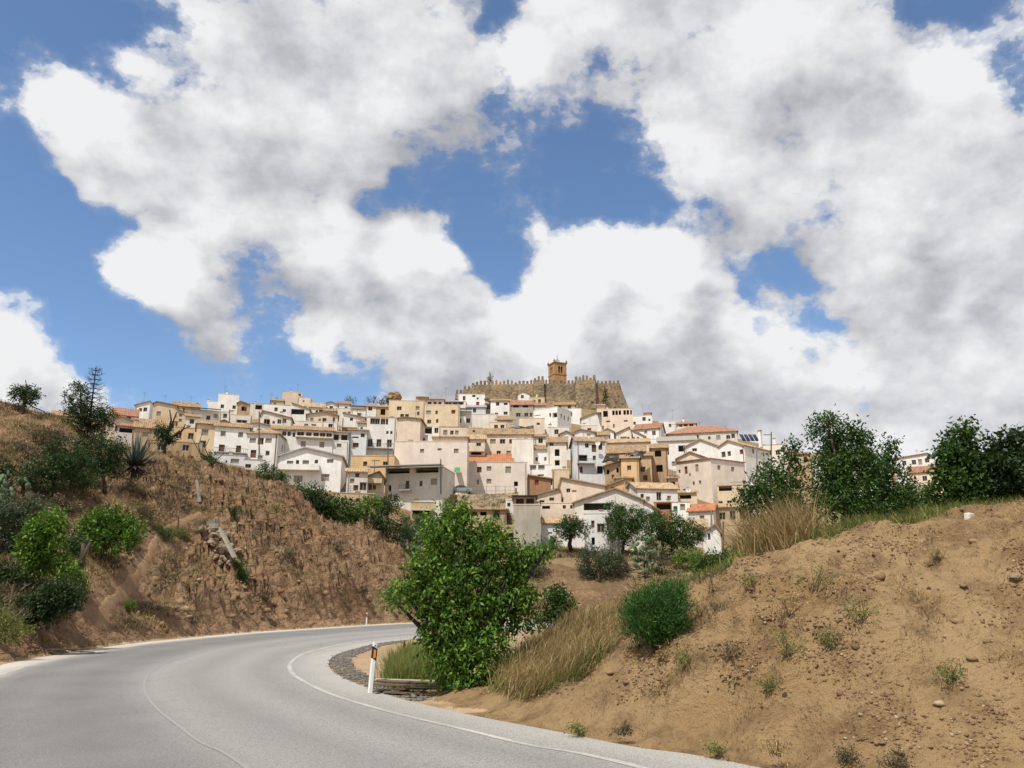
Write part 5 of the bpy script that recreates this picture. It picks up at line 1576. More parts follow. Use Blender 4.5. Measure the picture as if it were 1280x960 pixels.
plant((62, 778), [(60, 757, 29.3, 15.9), (36, 763, 22, 14.6), (82, 746, 15.9, 14.6), (18, 770, 19.5, 12.2), (70, 742, 17.1, 12.2)], 'dark green thicket at the foot of the left slope', n=11375, leaf=.12, mat='dark', trunk=.06, dmin=20, name='bush', cat='bush', crown='foliage')
plant((8, 795), [(5, 780, 22, 12.2), (22, 790, 17.1, 8.5), (-14, 775, 22, 17.1)], 'pale green weeds at the left end of the road verge', n=4375, leaf=.11, mat='grass', trunk=.02, dmin=20, name='bush', cat='bush', crown='foliage', aspect=.2)
plant((88, 735), [(86, 722, 12.2, 12.2), (98, 730, 9.8, 9.8)], 'small leafy shoots beside the dead trunk', n=1750, leaf=.11, mat='bright', trunk=.04, dmin=22, name='bush', cat='bush', crown='foliage')
plant((182, 652), [(181, 643, 9.8, 11)], 'brownish dark bush beside the fig tree', n=1575, leaf=.11, mat='scrub', trunk=.05, dmin=30, name='bush', cat='bush', crown='foliage')
plant((225, 674), [(226, 668, 11, 6.1)], 'pale green low bush beside the rusty stake', n=1225, leaf=.1, mat='grass', trunk=.03, dmin=30, name='bush', cat='bush', crown='foliage')
plant((302, 725), [(302, 712, 8.5, 11), (299, 722, 7.3, 7.3)], 'green bush clinging to the cut face below the rubble footing', n=1575, leaf=.12, mat='mid', trunk=.05, dmin=30, name='bush', cat='bush', crown='foliage')
plant((160, 765), [(161, 758, 6.1, 4.9)], 'tiny green bush beside the footpath', n=612, leaf=.1, mat='bright', trunk=.02, dmin=24, name='bush', cat='bush', crown='foliage')
plant((345, 640), [(344, 636, 11, 4.3)], 'flat green tuft near the top of the cutting', n=700, leaf=.12, mat='grass', trunk=.03, dmin=40, name='bush', cat='bush', crown='foliage')
plant((8, 560), [(2, 600, 17.1, 19.5), (-12, 590, 19.5, 22)], 'shadowy bush at the left edge above the olive tree', dep=44, n=3150, leaf=.14, mat='dark', trunk=.06, name='bush', cat='bush', crown='foliage')
plant((62, 552), [(60, 543, 14.6, 8.5), (74, 548, 11, 7.3)], 'dark scrub bush below the left skyline', dep=55, n=1925, leaf=.14, mat='scrub', trunk=.05, name='bush', cat='bush', crown='foliage')


for b_, lb, mt, n_, tx in [
    ((20, 738), [(14, 724, 22, 15), (-8, 728, 18, 16)], 'dark', 3200, 'dark leafy bush under the olive tree'),
    ((96, 694), [(93, 682, 15, 11), (84, 688, 10, 8)], 'dark', 2000, 'dark bush between the slender tree and the fig tree'),
    ((80, 642), [(82, 632, 18, 9), (58, 635, 14, 8)], 'scrub', 2200, 'low brown scrub bush below the leaning almond tree'),
    ((172, 626), [(173, 618, 11, 6), (160, 620, 8, 6)], 'scrub', 1100, 'low dark scrub beneath the agave'),
    ((30, 570), [(26, 560, 16, 8), (44, 566, 12, 7)], 'scrub', 1400, 'dry bush on the open slope below the skyline tree'),
    ((292, 646), [(292, 640, 7, 5)], 'mid', 500, 'small green bush on the rim of the cutting'),
    ((362, 700), [(362, 694, 6, 5)], 'scrub', 500, 'dry tuft bush half way up the cutting'),
    ((420, 690), [(421, 684, 6, 4)], 'olive', 450, 'grey green tuft bush near the end of the cutting'),
    ((330, 752), [(330, 746, 8, 5)], 'scrub', 600, 'brown weed bush near the foot of the cutting'),
    ((455, 742), [(455, 737, 7, 5)], 'scrub', 500, 'dry weed bush above the far marker post'),
]:
    plant(b_, lb, tx, n=n_, leaf=.13, mat=mt, trunk=.05, dmin=22, name='bush', cat='bush', crown='foliage')


def conifer():
    G = at_depth(108, 548, 64); G[2] = ground_z(G[0], G[1]); s = 64 / F * 1.0
    root = empty('conifer', G); tag(root, 'tall thin conifer with tiers of short bare branches on the left skyline', 'tree')
    zt = at_depth(107, 457, 64)[2] - G[2]
    mb = MB(); mb.tube([(0, 0, -.2), (.03, 0, zt * .5), (-.03, 0, zt)], [.10, .07, .02], 7); mb.build('trunk', BARKD, root, True)
    g = np.random.default_rng(5); br = MB(); Vs = []; C = []
    for t in range(9):
        z = zt * (.44 + .062 * t); L = (1.2 - .1 * t)
        for q in range(6):
            w = 2 * math.pi * q / 6 + t * .5
            e = Vector((L * math.cos(w), L * math.sin(w), z + .12)); m1 = Vector((L * .6 * math.cos(w), L * .6 * math.sin(w), z - .05))
            br.tube([(0, 0, z), tuple(m1), tuple(e)], [.03, .022, .012], 4)
            for p in (m1, e, (m1 + e) / 2):
                C.append(tuple(p))
    br.build('branch_tiers', BARKD, root)
    C = np.array(C)
    V, Q, _ = leaf_cloud(C, np.full_like(C, .09), 2400, .10, g, aspect=.2)
    me = np_mesh('needles', V, Q); me.materials.append(LEAF['dark']); link(bpy.data.objects.new('needles', me), root)


conifer()


def agave():
    G = hit(166, 603, 28); s = G[1] / F
    root = empty('agave', G); tag(root, 'large blue grey agave rosette above a skirt of dead leaves', 'agave')
    g = np.random.default_rng(3)
    H = 64 * s
    for ring, (n, el0, L, z0, mt) in enumerate(((7, 82, 1.0, .52, 'agave'), (11, 62, 1.0, .48, 'agave'), (13, 40, .95, .44, 'agave'), (14, 12, .8, .42, 'dead'), (16, -35, .62, .42, 'dead'))):
        for q in range(n):
            w = 2 * math.pi * (q + g.random() * .4) / n; el = R(el0 + g.normal() * 6); l = H * .62 * L * g.uniform(.85, 1.1)
            d = Vector((math.cos(w) * math.cos(el), math.sin(w) * math.cos(el), math.sin(el)))
            sd = Vector((-math.sin(w), math.cos(w), 0)); nrm = sd.cross(d)
            mb = MB(); prev = None
            b0 = Vector((math.cos(w) * .08, math.sin(w) * .08, H * z0 * .8))
            for k in range(6):
                t = k / 5
                wd = .105 * (1 - t) ** .75 * (1 + .7 * math.sin(math.pi * min(1, t * 1.8))) + .003
                c = b0 + d * l * t + nrm * (-.25 * l * (t ** 2) * (.15 if el0 > 60 else .3))
                row = [c - sd * wd + nrm * wd * .35, c - nrm * wd * .25, c + sd * wd + nrm * wd * .35]
                if prev:
                    for a in range(2):
                        mb.face([prev[a], prev[a + 1], row[a + 1], row[a]])
                    mb.face([prev[2], prev[0], row[0], row[2]])
                prev = row
            mb.build('leaf' if mt == 'agave' else 'dead_leaf', LEAF['agave'] if mt == 'agave' else DEADLEAF, root)
    mb = MB(); mb.tube([(0, 0, -.3), (0, 0, H * .5)], [.22, .16], 8); mb.build('stem', BARKD, root)


DEADLEAF = simple('dead_agave_leaf', (0.055, 0.047, 0.04), 0.9, 0.4, 5.0)
agave()


def prickly_pear(base, ctr, rx, ry, n, label, dep=None, dmin=24, pad=.3):
    G = hit(base[0], base[1], dmin) if dep is None else at_depth(base[0], base[1], dep)
    if dep is not None: G[2] = ground_z(G[0], G[1])
    Y = G[1]; s = Y / F
    root = empty('prickly_pear', G); tag(root, label, 'cactus')
    import bmesh
    g = np.random.default_rng(int(base[0] + 9))
    bm = bmesh.new(); bmesh.ops.create_icosphere(bm, subdivisions=2, radius=1.0)
    for v in bm.verts:
        v.co.y *= .16; v.co.x *= .62 * (1 + .22 * v.co.z)
    me = bpy.data.meshes.new('pad'); bm.to_mesh(me); bm.free()
    me.materials.append(LEAF['pear'])
    for p in me.polygons: p.use_smooth = True
    for k in range(n):
        while True:
            a, b_ = g.uniform(-1, 1), g.uniform(-1, 1)
            if a * a + b_ * b_ < 1: break
        c = at_depth(ctr[0] + a * rx, ctr[1] + b_ * ry, Y + g.normal() * rx * s * .5) - G
        o = bpy.data.objects.new('pad', me); link(o, root)
        o.location = tuple(c); o.rotation_euler = (g.normal() * .5, g.normal() * .6, g.uniform(0, 6.3))
        z = pad * g.uniform(.7, 1.2); o.scale = (z, z, z)
    mb = MB(); mb.tube([(0, 0, -.2), (0, 0, max(.3, (base[1] - ctr[1]) * s))], [.12, .08], 6); mb.build('stem', BARKD, root)


prickly_pear((806, 722), (808, 692), 20, 22, 90, 'clump of pale prickly pear pads on the slope below the town', dmin=75, pad=.34)
prickly_pear((8, 628), (6, 606), 12, 16, 36, 'prickly pear clump at the left edge of the slope', dmin=26, pad=.2)
prickly_pear((28, 620), (30, 606), 9, 8, 16, 'small prickly pear beside the leaning almond stems', dmin=26, pad=.18)


# ------------------------------------------------------------------ grass and scrub (uncountable)
def blades(name, P, n_per, L, Wd, mat, lean=(0.0, 0.0), spread=.12, seed=1, curl=.35, label=None, jit=.45):
    g = np.random.default_rng(seed)
    B = np.repeat(P, n_per, axis=0)
    m = len(B)
    B = B + np.column_stack([g.normal(size=m) * spread, g.normal(size=m) * spread, np.full(m, -.03)])
    l = L * g.uniform(.45, 1.15, m)
    d = np.column_stack([g.normal(size=m) * jit + lean[0], g.normal(size=m) * jit + lean[1], np.ones(m)])
    d /= np.linalg.norm(d, axis=1)[:, None]
    h = np.column_stack([d[:, 0], d[:, 1], np.zeros(m)]); 
    a = g.uniform(0, 6.28, m); sd = np.column_stack([np.cos(a), np.sin(a), np.zeros(m)])
    w = Wd * g.uniform(.6, 1.3, m)
    p1 = B + d * (l * .55)[:, None]; p2 = B + d * l[:, None] + h * (l * curl)[:, None] - np.array([0, 0, 1]) * (l * curl * .35)[:, None]
    V = np.stack([B - sd * (w * .5)[:, None], B + sd * (w * .5)[:, None], p1 + sd * (w * .4)[:, None], p1 - sd * (w * .4)[:, None], p2], 1).reshape(-1, 3)
    i = np.arange(m)[:, None] * 5
    T = np.concatenate([i + [0, 1, 2], i + [0, 2, 3], i + [3, 2, 4]], 1).reshape(-1, 3)
    me = np_mesh(name, V, T); me.materials.append(LEAF[mat])
    o = link(bpy.data.objects.new(name, me)); tag(o, label, 'grass', kind='stuff'); return o


def scatter_pix(poly, n, seed, dmin=4.0, dep=None, jd=1.0):
    """points on the terrain seen inside a pixel polygon"""
    g = np.random.default_rng(seed); poly = np.array(poly, float)
    lo, hi = poly.min(0), poly.max(0); out = []
    while len(out) < n:
        q = g.uniform(lo, hi)
        ins = False; j = len(poly) - 1
        for i in range(len(poly)):
            if (poly[i][1] > q[1]) != (poly[j][1] > q[1]) and q[0] < (poly[j][0] - poly[i][0]) * (q[1] - poly[i][1]) / (poly[j][1] - poly[i][1]) + poly[i][0]:
                ins = not ins
            j = i
        if not ins: continue
        out.append(hit(q[0], q[1], dmin, 120, .2) if dep is None else None)
    return np.array(out)


def scatter_ud(px0, px1, d0, d1, n, seed, mask=None):
    g = np.random.default_rng(seed)
    u = g.uniform((px0 - CX) / F, (px1 - CX) / F, n); d = g.uniform(d0, d1, n)
    x, y = u * d, d
    z = height(x, y)
    keep = (edge_dist(x, y) > .9) & ~in_road(x, y) & (path_dist(x, y) > .55)
    if mask is not None:
        keep &= mask(x, y, z)
    P = np.column_stack([x, y, z])[keep]
    return P


# slope-aware masks
def slope_of(x, y):
    e = .4
    return np.hypot(height(x + e, y) - height(x - e, y), height(x, y + e) - height(x, y - e)) / (2 * e)


P_ = scatter_ud(-40, 560, 24, 84, 26000, 11, lambda x, y, z: (slope_of(x, y) < 0.9 - .25 * fbm(x * .2, y * .2, 3)) & (fbm(x * .25 + 7, y * .25, 3) > -.12) & (z > .25))
P_ = P_[(P_[:, 0] / P_[:, 1] < -.33) | (rng.random(len(P_)) < .22)]
blades('dry_grass', P_[:8000], 7, .42, .028, 'dry', seed=2, spread=.22, label='short dry grass and weeds over the left slope')
P_ = scatter_ud(-40, 560, 26, 84, 16000, 12, lambda x, y, z: (fbm(x * .35 + 3, y * .35, 3) > .02) & (z > .4))
P_ = P_[(P_[:, 0] / P_[:, 1] < -.38) | (rng.random(len(P_)) < .25)]
blades('scrub', P_[:6000], 16, .38, .05, 'scrub', seed=3, spread=.2, jit=.8, label='dark dry scrub in patches over the left slope')
P_ = scatter_ud(560, 1000, 88, 112, 2600, 14, lambda x, y, z: (fbm(x * .12, y * .12, 3) > -.02))
blades('scrub', P_, 14, .5, .07, 'scrub', seed=4, spread=.35, jit=.8, label='dry scrub on the slope below the town')
P_ = scatter_ud(330, 1000, 84, 116, 2600, 15, lambda x, y, z: (fbm(x * .1 + 5, y * .1, 3) > .0))
blades('dry_grass', P_, 12, .6, .06, 'dry', seed=5, spread=.4, label='pale dry grass on the slope below the town')

# tall dry grass on the shoulder of the bank
P_ = scatter_ud(628, 800, 14.2, 18.6, 1500, 21, lambda x, y, z: (z > .12) & ((x / y < .118) | (y > 17.2)))
blades('tall_dry_grass', P_, 18, .62, .010, 'dry', lean=(.55, 0), seed=6, spread=.12, jit=.42, curl=.45, label='tall dry grass clump leaning over the shoulder of the bank')
P_ = scatter_ud(620, 790, 14.0, 17.5, 420, 22, lambda x, y, z: (z > .08) & (x / y < .12))
blades('green_grass', P_, 16, .38, .012, 'grass', lean=(.3, 0), seed=7, spread=.10, label='greener grass at the foot of the dry clump')
# reeds and grass along the crest
P_ = scatter_ud(925, 1020, 15.2, 18.0, 85, 23)
blades('reeds', P_, 16, 1.15, .016, 'dry', lean=(-.25, 0), seed=8, spread=.12, jit=.30, curl=.3, label='tall straw-coloured reeds along the crest of the bank')
P_ = scatter_ud(1000, 1290, 15.0, 19.0, 900, 24)
blades('green_grass', P_, 14, .36, .012, 'grass', seed=9, spread=.15, label='short green and yellow grass along the crest of the bank')
P_ = scatter_ud(845, 960, 16.0, 21, 800, 25)
blades('green_grass', P_, 18, .34, .012, 'grass', seed=10, spread=.12, label='bright grass strip behind the broom bush')
# tall grass beside the marker post
P_ = np.array([[*(on_plane(x, y)[:2]), 0.0] for x, y in zip(rng.uniform(488, 565, 700), rng.uniform(822, 862, 700))])
P_ = P_[P_[:, 0] > np.interp(P_[:, 1], [13, 18, 24], [-3.2, -2.75, -3.4])]
blades('green_grass', P_, 18, .78, .011, 'grass', lean=(.05, 0), seed=13, spread=.12, jit=.22, label='tall green grass beside the broken pallet')
P_ = scatter_ud(-60, 130, 20.5, 27, 900, 26, lambda x, y, z: (fbm(x * .5, y * .5, 2) > -.05))
blades('dry_grass', P_, 14, .22, .012, 'dry', seed=14, spread=.15, label='dry yellow grass along the left verge')
# little weeds on the bank
WEEDS = [(1018, 745, 34, 'tallest leafy weed high on the bare earth bank'), (1078, 790, 30, 'leafy weed half way up the bare bank beside the dry tuft'),
         (985, 775, 26, None), (912, 832, 26, None), (858, 838, 20, None), (1190, 860, 26, None), (968, 948, 18, 'green weed rooted at the edge of the asphalt'),
         (1060, 955, 14, None), (1035, 815, 24, None), (985, 830, 30, None), (1170, 700, 14, None), (780, 928, 10, None), (940, 740, 22, None), (895, 948, 9, None),
         (830, 835, 14, None), (1120, 958, 12, None), (965, 870, 18, None), (720, 918, 9, None), (890, 745, 26, 'weed growing next to the broom bush')]
for i, (x, y, h_, lab) in enumerate(WEEDS):
    G = hit(x, y, 8); s = G[1] / F
    g = np.random.default_rng(i + 100)
    nn = 70
    P2 = np.repeat([[0, 0, 0]], 1, axis=0)
    l = h_ * s
    root = empty('weed_plant', G); kind_ = ('leafy green', 'leafy green', 'straw-coloured', 'dark brown')[i % 4]
    tag(root, lab or 'small wispy %s weed growing from the bare earth bank' % kind_, 'weed', 'weeds on the bare earth bank')
    B = np.zeros((nn, 3)); B[:, :2] = g.normal(size=(nn, 2)) * .04
    d = np.column_stack([g.normal(size=nn) * .6, g.normal(size=nn) * .6 - .2, np.ones(nn)]); d /= np.linalg.norm(d, axis=1)[:, None]
    mb = MB()
    for k in range(0, nn, 6):
        mb.tube([tuple(B[k]), tuple(B[k] + d[k] * l)], [.005, .002], 3)
    mb.build('stem', BARK, root)
    C = np.concatenate([B + d * l * t for t in (.45, .7, .95)])
    V, Q, _ = leaf_cloud(C, np.full_like(C, .03), 420, .035, g, aspect=.35)
    me = np_mesh('foliage', V, Q); me.materials.append(LEAF[('grass', 'grass', 'dry', 'scrub')[i % 4]]); link(bpy.data.objects.new('foliage', me), root)

# yellowing weeds in uneven clumps on the bank
P_ = scatter_ud(780, 1330, 9.2, 14.5, 9000, 61, lambda x, y, z: (z > .2) & (fbm(x * .9 + 2, y * .9, 3) > .22))
blades('dry_weeds', P_[:900], 7, .13, .007, 'dry', seed=62, spread=.06, jit=.7, label='sparse yellow weeds in clumps on the bare earth bank')
P_ = scatter_ud(640, 900, 13.0, 16.0, 3000, 63, lambda x, y, z: (z > .1) & (fbm(x * 1.1 + 6, y * 1.1, 3) > .1))
blades('dry_weeds', P_[:420], 12, .22, .008, 'scrub', seed=64, spread=.08, jit=.6, label='brownish weeds fringing the foot of the tall dry grass')
# ------------------------------------------------------------------ stones on the bank and verges
def stones(name, P, size, mat, seed, label, flat=.65):
    g = np.random.default_rng(seed)
    t = (1 + 5 ** .5) / 2
    iv = np.array([(-1, t, 0), (1, t, 0), (-1, -t, 0), (1, -t, 0), (0, -1, t), (0, 1, t), (0, -1, -t), (0, 1, -t), (t, 0, -1), (t, 0, 1), (-t, 0, -1), (-t, 0, 1)]) / 1.9
    it = np.array([(0, 11, 5), (0, 5, 1), (0, 1, 7), (0, 7, 10), (0, 10, 11), (1, 5, 9), (5, 11, 4), (11, 10, 2), (10, 7, 6), (7, 1, 8), (3, 9, 4), (3, 4, 2), (3, 2, 6), (3, 6, 8), (3, 8, 9), (4, 9, 5), (2, 4, 11), (6, 2, 10), (8, 6, 7), (9, 8, 1)])
    m = len(P)
    sz = size * (g.random(m) ** 2.2 * 1.6 + .25)
    V = iv[None] * (1 + g.normal(size=(m, 12, 1)) * .26) * (np.array([1, 1, flat]) * g.uniform(.7, 1.3, (m, 3)))[:, None, :] * sz[:, None, None]
    a = g.uniform(0, 6.28, m); c, s = np.cos(a), np.sin(a)
    x = V[..., 0] * c[:, None] - V[..., 1] * s[:, None]; y = V[..., 0] * s[:, None] + V[..., 1] * c[:, None]
    V = np.stack([x, y, V[..., 2]], -1) + P[:, None, :]
    T = (it[None] + (np.arange(m) * 12)[:, None, None]).reshape(-1, 3)
    me = np_mesh(name, V.reshape(-1, 3), T); me.materials.append(mat)
    o = link(bpy.data.objects.new(name, me)); tag(o, label, 'stones', kind='stuff')


def pebble_mat():
    m, b = newmat('pebbles')
    g = b.n.new('ShaderNodeNewGeometry')
    k = b.ramp(g.outputs['Random Per Island'], [(0.0, (0.13, 0.08, 0.045)), (0.5, (0.20, 0.125, 0.066)), (0.88, (0.26, 0.175, 0.10)), (1.0, (0.36, 0.28, 0.19))])
    return finish(m, b, k, .95, b.noise(g.outputs['Position'], 30, 3), .01, .1)


PEB = pebble_mat()
P_ = scatter_ud(560, 1330, 9.0, 16.5, 80000, 41, lambda x, y, z: (z > .08) & (fbm(x * 1.2, y * 1.2, 3) + .5 * fbm(x * .3, y * .3, 2) > -.3 + .5 * np.random.default_rng(1).random(x.shape)))
stones('pebbles', P_[:52000], .0145, PEB, 51, 'small stones and clods scattered over the bare earth bank', .8)
P_ = scatter_ud(600, 1330, 9.0, 15.5, 420, 42, lambda x, y, z: z > .15)
stones('pebbles', P_, .042, PEB, 52, 'larger stones lying on the bare earth bank')
P_ = scatter_ud(150, 540, 38, 74, 5000, 43, lambda x, y, z: (z > .2) & (fbm(x * .4, y * .4, 2) > -.05))
stones('clods', P_, .13, PEB, 53, 'clods and stones on the face of the cutting', .8)
pts = []
GI = [i for i in range(NR) if 15.5 < IN_[i][1] < 40 and IN_[i][0] < -2]
for k in range(4200):
    i = int(rng.choice(GI)); j = rng.uniform(.03, .85)
    n = (IN_[i] - OUT_[i]); n /= np.linalg.norm(n)
    q = IN_[i] + n * j + rng.normal(size=2) * .05
    pts.append((q[0], q[1], .0))
GRAV = simple('grey_gravel', (0.19, 0.175, 0.155), .95, .4, 20)
stones('gravel', np.array(pts), .028, GRAV, 54, 'grey gravel strip along the inner edge of the bend')
boulder(1271, 722, float(hit(1271, 724, 8)[1]), 16, 11, 'single yellowish stone lying on the bank', 'stone', 'rubble', 'stone', 5, sub=2)


# ------------------------------------------------------------------ road marker posts
def post_mats():
    MATS['post_white'] = simple('post_white_plastic', (0.75, 0.75, 0.73), .45, .12, 8, spec=.4, bump=.002)
    MATS['post_black'] = simple('post_black_band', (0.015, 0.015, 0.015), .5, .2, 8, bump=.001)
    MATS['amber'] = simple('amber_reflector', (0.75, 0.22, 0.01), .3, .1, 8, spec=.6, bump=.001)
    MATS['tag_blue'] = simple('blue_tag', (0.02, 0.08, 0.3), .4, .1, 8, bump=.001)


post_mats()


def marker_post(px, py, label, tilt, refl=True):
    G = on_plane(px, py)
    root = empty('marker_post', G, 0); root.rotation_euler = (tilt[0], tilt[1], math.atan2(G[0], G[1]) * -1 + .15)
    tag(root, label, 'road post', 'white road marker posts at the bend')
    h, w, t = 1.04, .056, .04
    root.scale = (.94, .94, .92)

    def sec(z, sc=1.0):
        return [(-w * sc, -t * .3, z), (-w * .6 * sc, -t, z), (w * .6 * sc, -t, z), (w * sc, -t * .3, z), (w * sc, t, z), (-w * sc, t, z)]
    m = MB(); m.prism(sec(-.2), sec(.70)); m.prism(sec(.701), sec(.96)); 
    m.prism(sec(.961), [(x, y, z + (.06 if x < 0 else 0)) for x, y, z in sec(h - .02)])
    m.build('post_body', MATS['post_white'], root)
    m = MB(); m.prism([(x * 1.03, y - .003 if y < 0 else y + .003, z - (.05 if x > 0 else 0)) for x, y, z in sec(.73)], [(x * 1.03, y - .003 if y < 0 else y + .003, z - (.05 if x > 0 else 0)) for x, y, z in sec(.985)])
    band = m.build('black_band', MATS['post_black'], root)
    m = MB(); m.box(-.027, .027, -t - .012, -t - .0035, .735, .915); m.build('reflector', MATS['amber'], band)
    m = MB(); m.box(-.012, .012, -t - .008, -t - .0005, .99, 1.015); m.build('number_tag', MATS['tag_blue'], root)


marker_post(463, 866, 'leaning white marker post with amber reflector beside the broken pallet', (0, R(3.5)))
marker_post(458, 783, 'white marker post standing at the foot of the red cutting', (0, 0))


# ------------------------------------------------------------------ broken pallets
def pallet(c, rz, label, slats, seed):
    root = empty('broken_pallet', c, rz); root.scale = (1.25, 1.25, 1.25); tag(root, label, 'pallet')
    g = np.random.default_rng(seed)
    me = {}
    for k, (x, y, z, L, w, a, tl) in enumerate(slats):
        m = MB(); m.box(-L / 2, L / 2, -w / 2, w / 2, 0, .022)
        o = m.build('plank', MATS['plank_pale' if k % 3 == 0 else 'wood'], root)
        o.location = (x, y, z); o.rotation_euler = (tl, g.normal() * .04, a)


MATS['plank_pale'] = simple('pale_plank', (0.48, 0.42, 0.34), .9, .35, 5)
c = on_plane(503, 866)
pallet((c[0], c[1], 0.0), R(-8), 'broken wooden pallet lying on the sand beside the leaning post',
       [(0, .25, .16, 1.1, .12, .0, 0), (.05, .05, .15, 1.0, .11, .06, .1), (.1, -.15, .12, 1.05, .1, -.05, 0), (.1, .1, .05, 1.2, .09, .02, 0), (.35, -.05, .06, .9, .1, .3, -.1), (-.35, .0, .02, .5, .09, 1.4, 0), (.3, .1, .02, .5, .09, 1.5, 0), (0, .0, .03, .55, .09, 1.5, 0), (.2, -.3, .015, .9, .1, -.18, 0)], 1)
c = on_plane(78, 818)
pallet((c[0], c[1], .03), R(12), 'flattened dark pallet on the left road verge',
       [(0, .1, .10, 1.3, .12, .1, 0), (.1, -.08, .09, 1.2, .1, .12, 0), (-.4, 0, .02, .4, .1, 1.5, 0), (.0, 0, .02, .4, .1, 1.6, 0), (.5, .1, .03, .6, .09, .2, 0), (-.2, -.2, .05, .8, .1, .05, .1)], 2)

# ------------------------------------------------------------------ footing and posts on the cutting
def footing():
    G = hit(268, 678, 40); s = G[1] / F
    root = empty('concrete_footing', G); tag(root, 'broken concrete footing with round cap and rubble masonry on the cutting', 'footing')
    B = Vector(G); Y = G[1] - .35
    P = lambda x, y, dd=0: Vector(at_depth(x, y, Y + dd)) - B
    m = MB(); m.tube([P(268, 661), P(268, 655), P(268, 650)], [.36, .36, .42], 10); m.build('cap', MATS['concrete'], root)
    m = MB()
    a, b_ = P(273, 659, -.1), P(292, 697, -.6)
    n = Vector((.09, 0, .03))
    m.prism([a - n + Vector((0, .5, 0)), a + n + Vector((0, .5, 0)), a + n, a - n], [b_ - n + Vector((0, .5, 0)), b_ + n + Vector((0, .5, 0)), b_ + n, b_ - n]); m.build('sloping_beam', MATS['concrete'], root)
    g = np.random.default_rng(8); import bmesh
    bm = bmesh.new(); bmesh.ops.create_icosphere(bm, subdivisions=1, radius=1.0)
    for v in bm.verts: v.co *= 1 + .15 * g.normal()
    me = bpy.data.meshes.new('rubble_stone'); bm.to_mesh(me); bm.free(); me.materials.append(MATS['rubble_pale'])
    for k in range(110):
        t = g.random(); x = 262 + t * 26 + g.normal() * 7 * (.5 + t); y = 662 + t * 46 + g.normal() * 4
        q = hit(x, min(y, 712), 38)
        o = bpy.data.objects.new('rubble_stone', me); link(o, root)
        o.location = Vector(q) - B + Vector((0, -.12, .05)); z = g.uniform(.08, .26); o.scale = (z * 1.2, z, z * .8); o.rotation_euler = tuple(g.uniform(0, 6, 3))


MATS['rubble_pale'] = simple('pale_rubble', (0.34, 0.26, 0.17), .95, .45, 3)
footing()


def stick(x0, y0, x1, y1, r, mat, name, label, cat, dmin=20, dep=None, group=None, taper=.8, n=7):
    G = hit(x0, y0, dmin) if dep is None else at_depth(x0, y0, dep)
    T = at_depth(x1, y1, G[1])
    o_ = empty(name, G); tag(o_, label, cat, group)
    m = MB(); d = Vector(T) - Vector(G)
    m.tube([tuple(d * -.06), tuple(d * .5), tuple(d)], [r, r * (1 + taper) / 2, r * taper], n)
    m.build('shaft', mat, o_)
    return o_, d


stick(249, 631, 246, 600, .14, MATS['concrete'], 'concrete_post', 'pale concrete post stuck in the crest of the cutting', 'post')
stick(10, 768, 17, 730, .035, MATS['wood'], 'fence_stake', 'leaning wooden stake in front of the dark thicket', 'stake')
stick(223, 664, 223, 647, .06, simple('rust', (0.13, 0.05, 0.025), .9, .4), 'fence_stake', 'rusty stake beside the cushion bush', 'stake')
# dead trunk
G = hit(102, 742, 22); s = G[1] / F
root = empty('dead_trunk', G); tag(root, 'grey dead tree trunk with a sawn fork on the left slope', 'tree')
m = MB(); P = lambda x, y, dd=0: tuple(Vector(at_depth(x, y, G[1] + dd)) - Vector(G))
m.tube([P(102, 750), P(101, 728), P(100, 712)], [.22, .16, .15], 8); m.build('trunk', BARK, root, True)
m = MB(); m.tube([P(100, 714), P(104, 695), P(113, 678)], [.14, .10, .06], 7); m.build('fork', BARK, root, True)
m = MB(); m.tube([P(99, 716), P(104, 690), P(104, 679)], [.12, .10, .07], 7); m.build('fork', BARK, root, True)

# white block on the crest of the bank
G = hit(1212, 648, 8)
m = MB(); m.box(-.085, .085, -.07, .07, -.1, .10); m.prism([(-.085, -.07, .1), (.085, -.07, .1), (.085, .07, .1), (-.085, .07, .1)], [(-.07, -.055, .125), (.07, -.055, .115), (.07, .055, .115), (-.07, .055, .125)])
o = m.build('boundary_stone', MATS['V']); o.location = tuple(G); o.rotation_euler = (0, .06, .4); o.scale = (.72, .72, .72)
tag(o, 'small white painted block on the crest of the bank', 'stone')

# ------------------------------------------------------------------ town furniture
def pole(px, y0, y1, dep, label, r=.11, arm=True, mat='wood', group='utility poles in the town'):
    o, d = stick(px, y0, px, y1, r, MATS[mat], 'utility_pole', label, 'pole', dep=dep, group=group, n=6)
    if arm:
        m = MB(); m.box(-.6, .6, -.05, .05, d.z * .94, d.z * .94 + .1)
        m.build('crossarm', MATS[mat], o)


pole(324, 566, 514, 126, 'tall dark pole rising in front of the white corner house')
pole(287, 545, 512, 150, 'short pole behind the ridge of the twin-door house')
pole(485, 588, 553, 124, 'wooden pole in front of the ochre house')
pole(468, 612, 574, 120, 'thin pole beside the tiny cream cottage', r=.06)
pole(417, 545, 510, 175, 'slim pole above the awning terrace', r=.07, arm=False)
pole(688, 552, 528, 190, 'pole rising from the pale roof terraces', r=.1, arm=False)
pole(946, 600, 556, 120, 'grey pole against the flank of the solar panel house', mat='steel', arm=False)
pole(964, 605, 540, 121, 'tall pole beside the leafy tree behind the solar panel house')
pole(551, 615, 574, 113, 'leaning black pole at the corner of the grey modern house', arm=False, mat='iron')
pole(889, 662, 638, 113, 'dark downpipe-like post beside the terracotta roofed house', arm=False, mat='steel')
pole(645, 625, 610, 121.5, 'dark stump pole at the end of the railing', arm=False, r=.16)
pole(904, 700, 652, 108, 'wooden pole beside the small white gable at the bottom', r=.13, arm=False)


